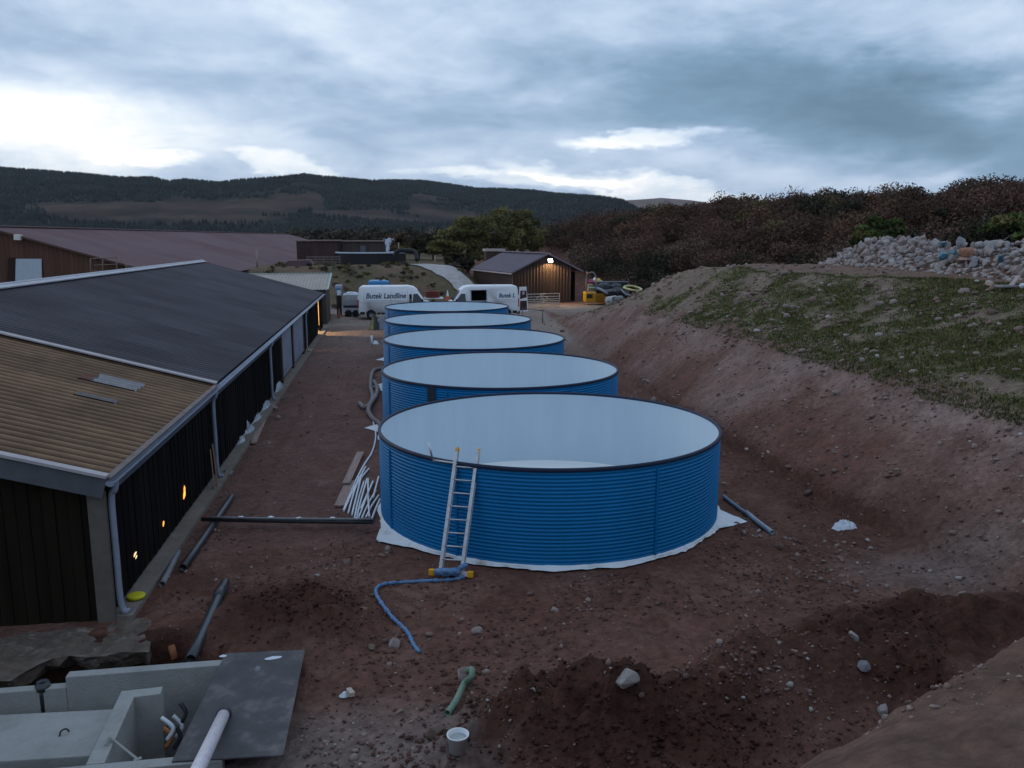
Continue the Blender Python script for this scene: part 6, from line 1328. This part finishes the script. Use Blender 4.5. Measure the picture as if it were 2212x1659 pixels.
# broken pipe halves at the grass edge on the right
def on_pix(px, py, lift=0.0):
    d = ray(px, py)
    for k in np.arange(8, 60, .04):
        p = _C + d * k
        if p[2] < hz(p[0], p[1]) + lift: return p
    return _C + d * 30
p = on_pix(2142, 621); tag(MB().obox(p + np.array([0, 0, .08]), (.5, .25, .14), (.2, .25, .5)).build('broken_slab', mat('salmon', (.36, .26, .22), rough=.9, var=.2), bevel=.03), 'salmon coloured broken slab on the grass edge at far right', 'slab')
p = on_pix(2180, 622); tag(MB().obox(p + np.array([.1, 0, .06]), (1.3, .3, .07), (0, .02, .25)).build('grey_sheet', mat('sheet_grey', (.27, .25, .25), rough=.8), bevel=.01), 'flat grey sheet lying on the grass edge at the far right', 'sheet')
p = on_pix(2196, 618); tag(MB().beam(p + np.array([-.2, 0, .02]), p + np.array([.12, .1, .32]), .14, .06).build('pale_offcut', mat('offcut', (.36, .28, .28), rough=.8)), 'pale offcut propped up beside the flat grey sheet', 'offcut')
p = on_pix(2209, 624); o = link_mesh('white_lump', rock_mesh(71, 2, 6), m_bag); o.location = p + np.array([0, 0, .1]); o.scale = (.12, .12, .13); tag(o, 'white lump at the right edge of the picture by the grey sheet', 'bag')
rz = np.random.default_rng(5); n = 150000
ang = rz.uniform(-.62, .80, n); dist = 4.5 * (70 / 4.5) ** (rz.random(n) ** .9); X, Y = dist * np.sin(ang), dist * np.cos(ang)
xf_, s_ = foot(Y), (X - 1.8) * -.447 + (Y - 3.5) * .894
dens = np.full(n, .20) + .25 * np.clip(fbm(X * .5, Y * .5, 3) * 3, -.5, 1)
dens = np.where((X > xf_) & (X < 14), .42 + .5 * np.exp(-((X - 13.6) / .7) ** 2), dens); dens = np.where((X >= 14), .75, dens); dens = np.where(X > toe2(Y), .25, dens)
dens = np.where((X > -4.6) & (X < 0) & (Y > 17), .05, dens); dens = np.where(Y > 40, dens * .5, dens)
dens += .8 * np.exp(-((X - 10.6) / 1.5) ** 2 - ((Y - 13.9) / 1.0) ** 2) + .55 * np.exp(-((X - 4.6) / 1.2) ** 2 - ((Y - 10) / .9) ** 2) + .35 * ((Y < 10.6) & (X < 1) & (X > -3))
dens = np.where((s_ < .9) & (Y < 10), .16, dens); near_bank = (s_ < .9) & (Y < 10)
for k in range(5): dens = np.where(np.hypot(X - 3.67, Y - 18.985 - 8.75 * k) < 4.35, 0, dens)
dens = np.where((X < -4.4) & (Y > 13), 0, dens); dens = np.where((X < -1.3) & (Y < 12.8), 0, dens); dens = np.where((X < -2.4) & (Y < 13.2), 0, dens)
dens = np.where((X > 22) & (Y > 22), 0, dens); dens = np.where(Y > 64, 0, dens)
for mx, my, rx, ry, h, an, w_ in MOUNDS: dens = dens - .16 * w_ * np.exp(-((X - mx) / rx) ** 2 - ((Y - my) / ry) ** 2)
dens = dens * np.clip(.55 + 2.6 * fbm(X * 1.3 + 3, Y * 1.3, 4), .06, 1.6); ok = rz.random(n) < dens; X, Y, dist, near_bank = X[ok], Y[ok], dist[ok], near_bank[ok]
S = (.009 + .022 * rz.random(len(X)) ** 2.4 + .05 * rz.random(len(X)) ** 13) * (1 + .06 * np.clip(dist - 10, 0, 40)) * np.where(X > 14, 1.2, 1) * np.where(near_bank, .5, 1)
SM = [mat('stone_buff', (.24, .185, .165), rough=.95, var=.3, scale=3), mat('stone_pink', (.175, .115, .10), rough=.95, var=.3, scale=3), mat('stone_brown', (.115, .072, .060), rough=.95, var=.3, scale=3), mat('stone_pale', (.33, .30, .28), rough=.95, var=.2, scale=3)]
stone_field('loose_stones', X, Y, S, rz.choice([0, 1, 2, 3], len(X), p=[.30, .38, .27, .05]), 6, SM)
# clods of earth
nc = 38000; ang = rz.uniform(-.50, .66, nc); dist = 6.5 * (26 / 6.5) ** rz.random(nc); X, Y = dist * np.sin(ang), dist * np.cos(ang); s_ = (X - 1.8) * -.447 + (Y - 3.5) * .894
dens = np.clip(.30 + 2.2 * fbm(X * .9 + 11, Y * .9, 4), .03, 1); dens = np.where((s_ < 0) | (X > foot(Y) + .3) | (np.hypot(X - 3.67, Y - 18.985) < 4.3) | ((X < -4.3) & (Y > 13)) | ((X < -1.3) & (Y < 12.8)) | ((X < -2.4) & (Y < 13.2)) | ((X < .2) & (Y > 18)), 0, dens)
for mx, my, rx, ry, h, an, w_ in MOUNDS: dens = dens + .5 * w_ * np.exp(-((X - mx) / rx) ** 2 - ((Y - my) / ry) ** 2) * (s_ > 0) * (np.hypot(X - 3.67, Y - 18.985) > 4.3)
ok = rz.random(nc) < dens; X, Y = X[ok], Y[ok]; S = .015 + .035 * rz.random(len(X)) ** 2.5
isd = np.zeros(len(X))
for mx, my, rx, ry, h, an, w_ in MOUNDS: isd = np.maximum(isd, w_ * np.exp(-((X - mx) / rx) ** 2 - ((Y - my) / ry) ** 2))
stone_field('earth_clods', X, Y, S, np.where(isd > .35 + .2 * (rz.random(len(X)) - .5), 1, 0), 9, [mat('clod', (.098, .054, .045), rough=1, var=.3, scale=3, spec=.1), mat('clod_dark', (.048, .023, .017), rough=1, var=.3, scale=3, spec=.1)])
HAZE = 4.5e-5
# ------------------------------------------------------------------ thin dusk haze
MB().box((-8500, -3500, -60), (8500, 8600, 420)).build('haze', [], None, local=True)
hzo = bpy.data.objects['haze']; tag(hzo, kind='stuff'); hm = bpy.data.materials.new('haze'); hm.use_nodes = True; hm.node_tree.nodes.clear()
ho = hm.node_tree.nodes.new('ShaderNodeOutputMaterial'); hv = hm.node_tree.nodes.new('ShaderNodeVolumePrincipled'); hv.inputs['Color'].default_value = (.72, .80, .92, 1); hv.inputs['Density'].default_value = HAZE; hv.inputs['Anisotropy'].default_value = 0.0
hm.node_tree.links.new(hv.outputs[0], ho.inputs['Volume']); hzo.data.materials.append(hm)
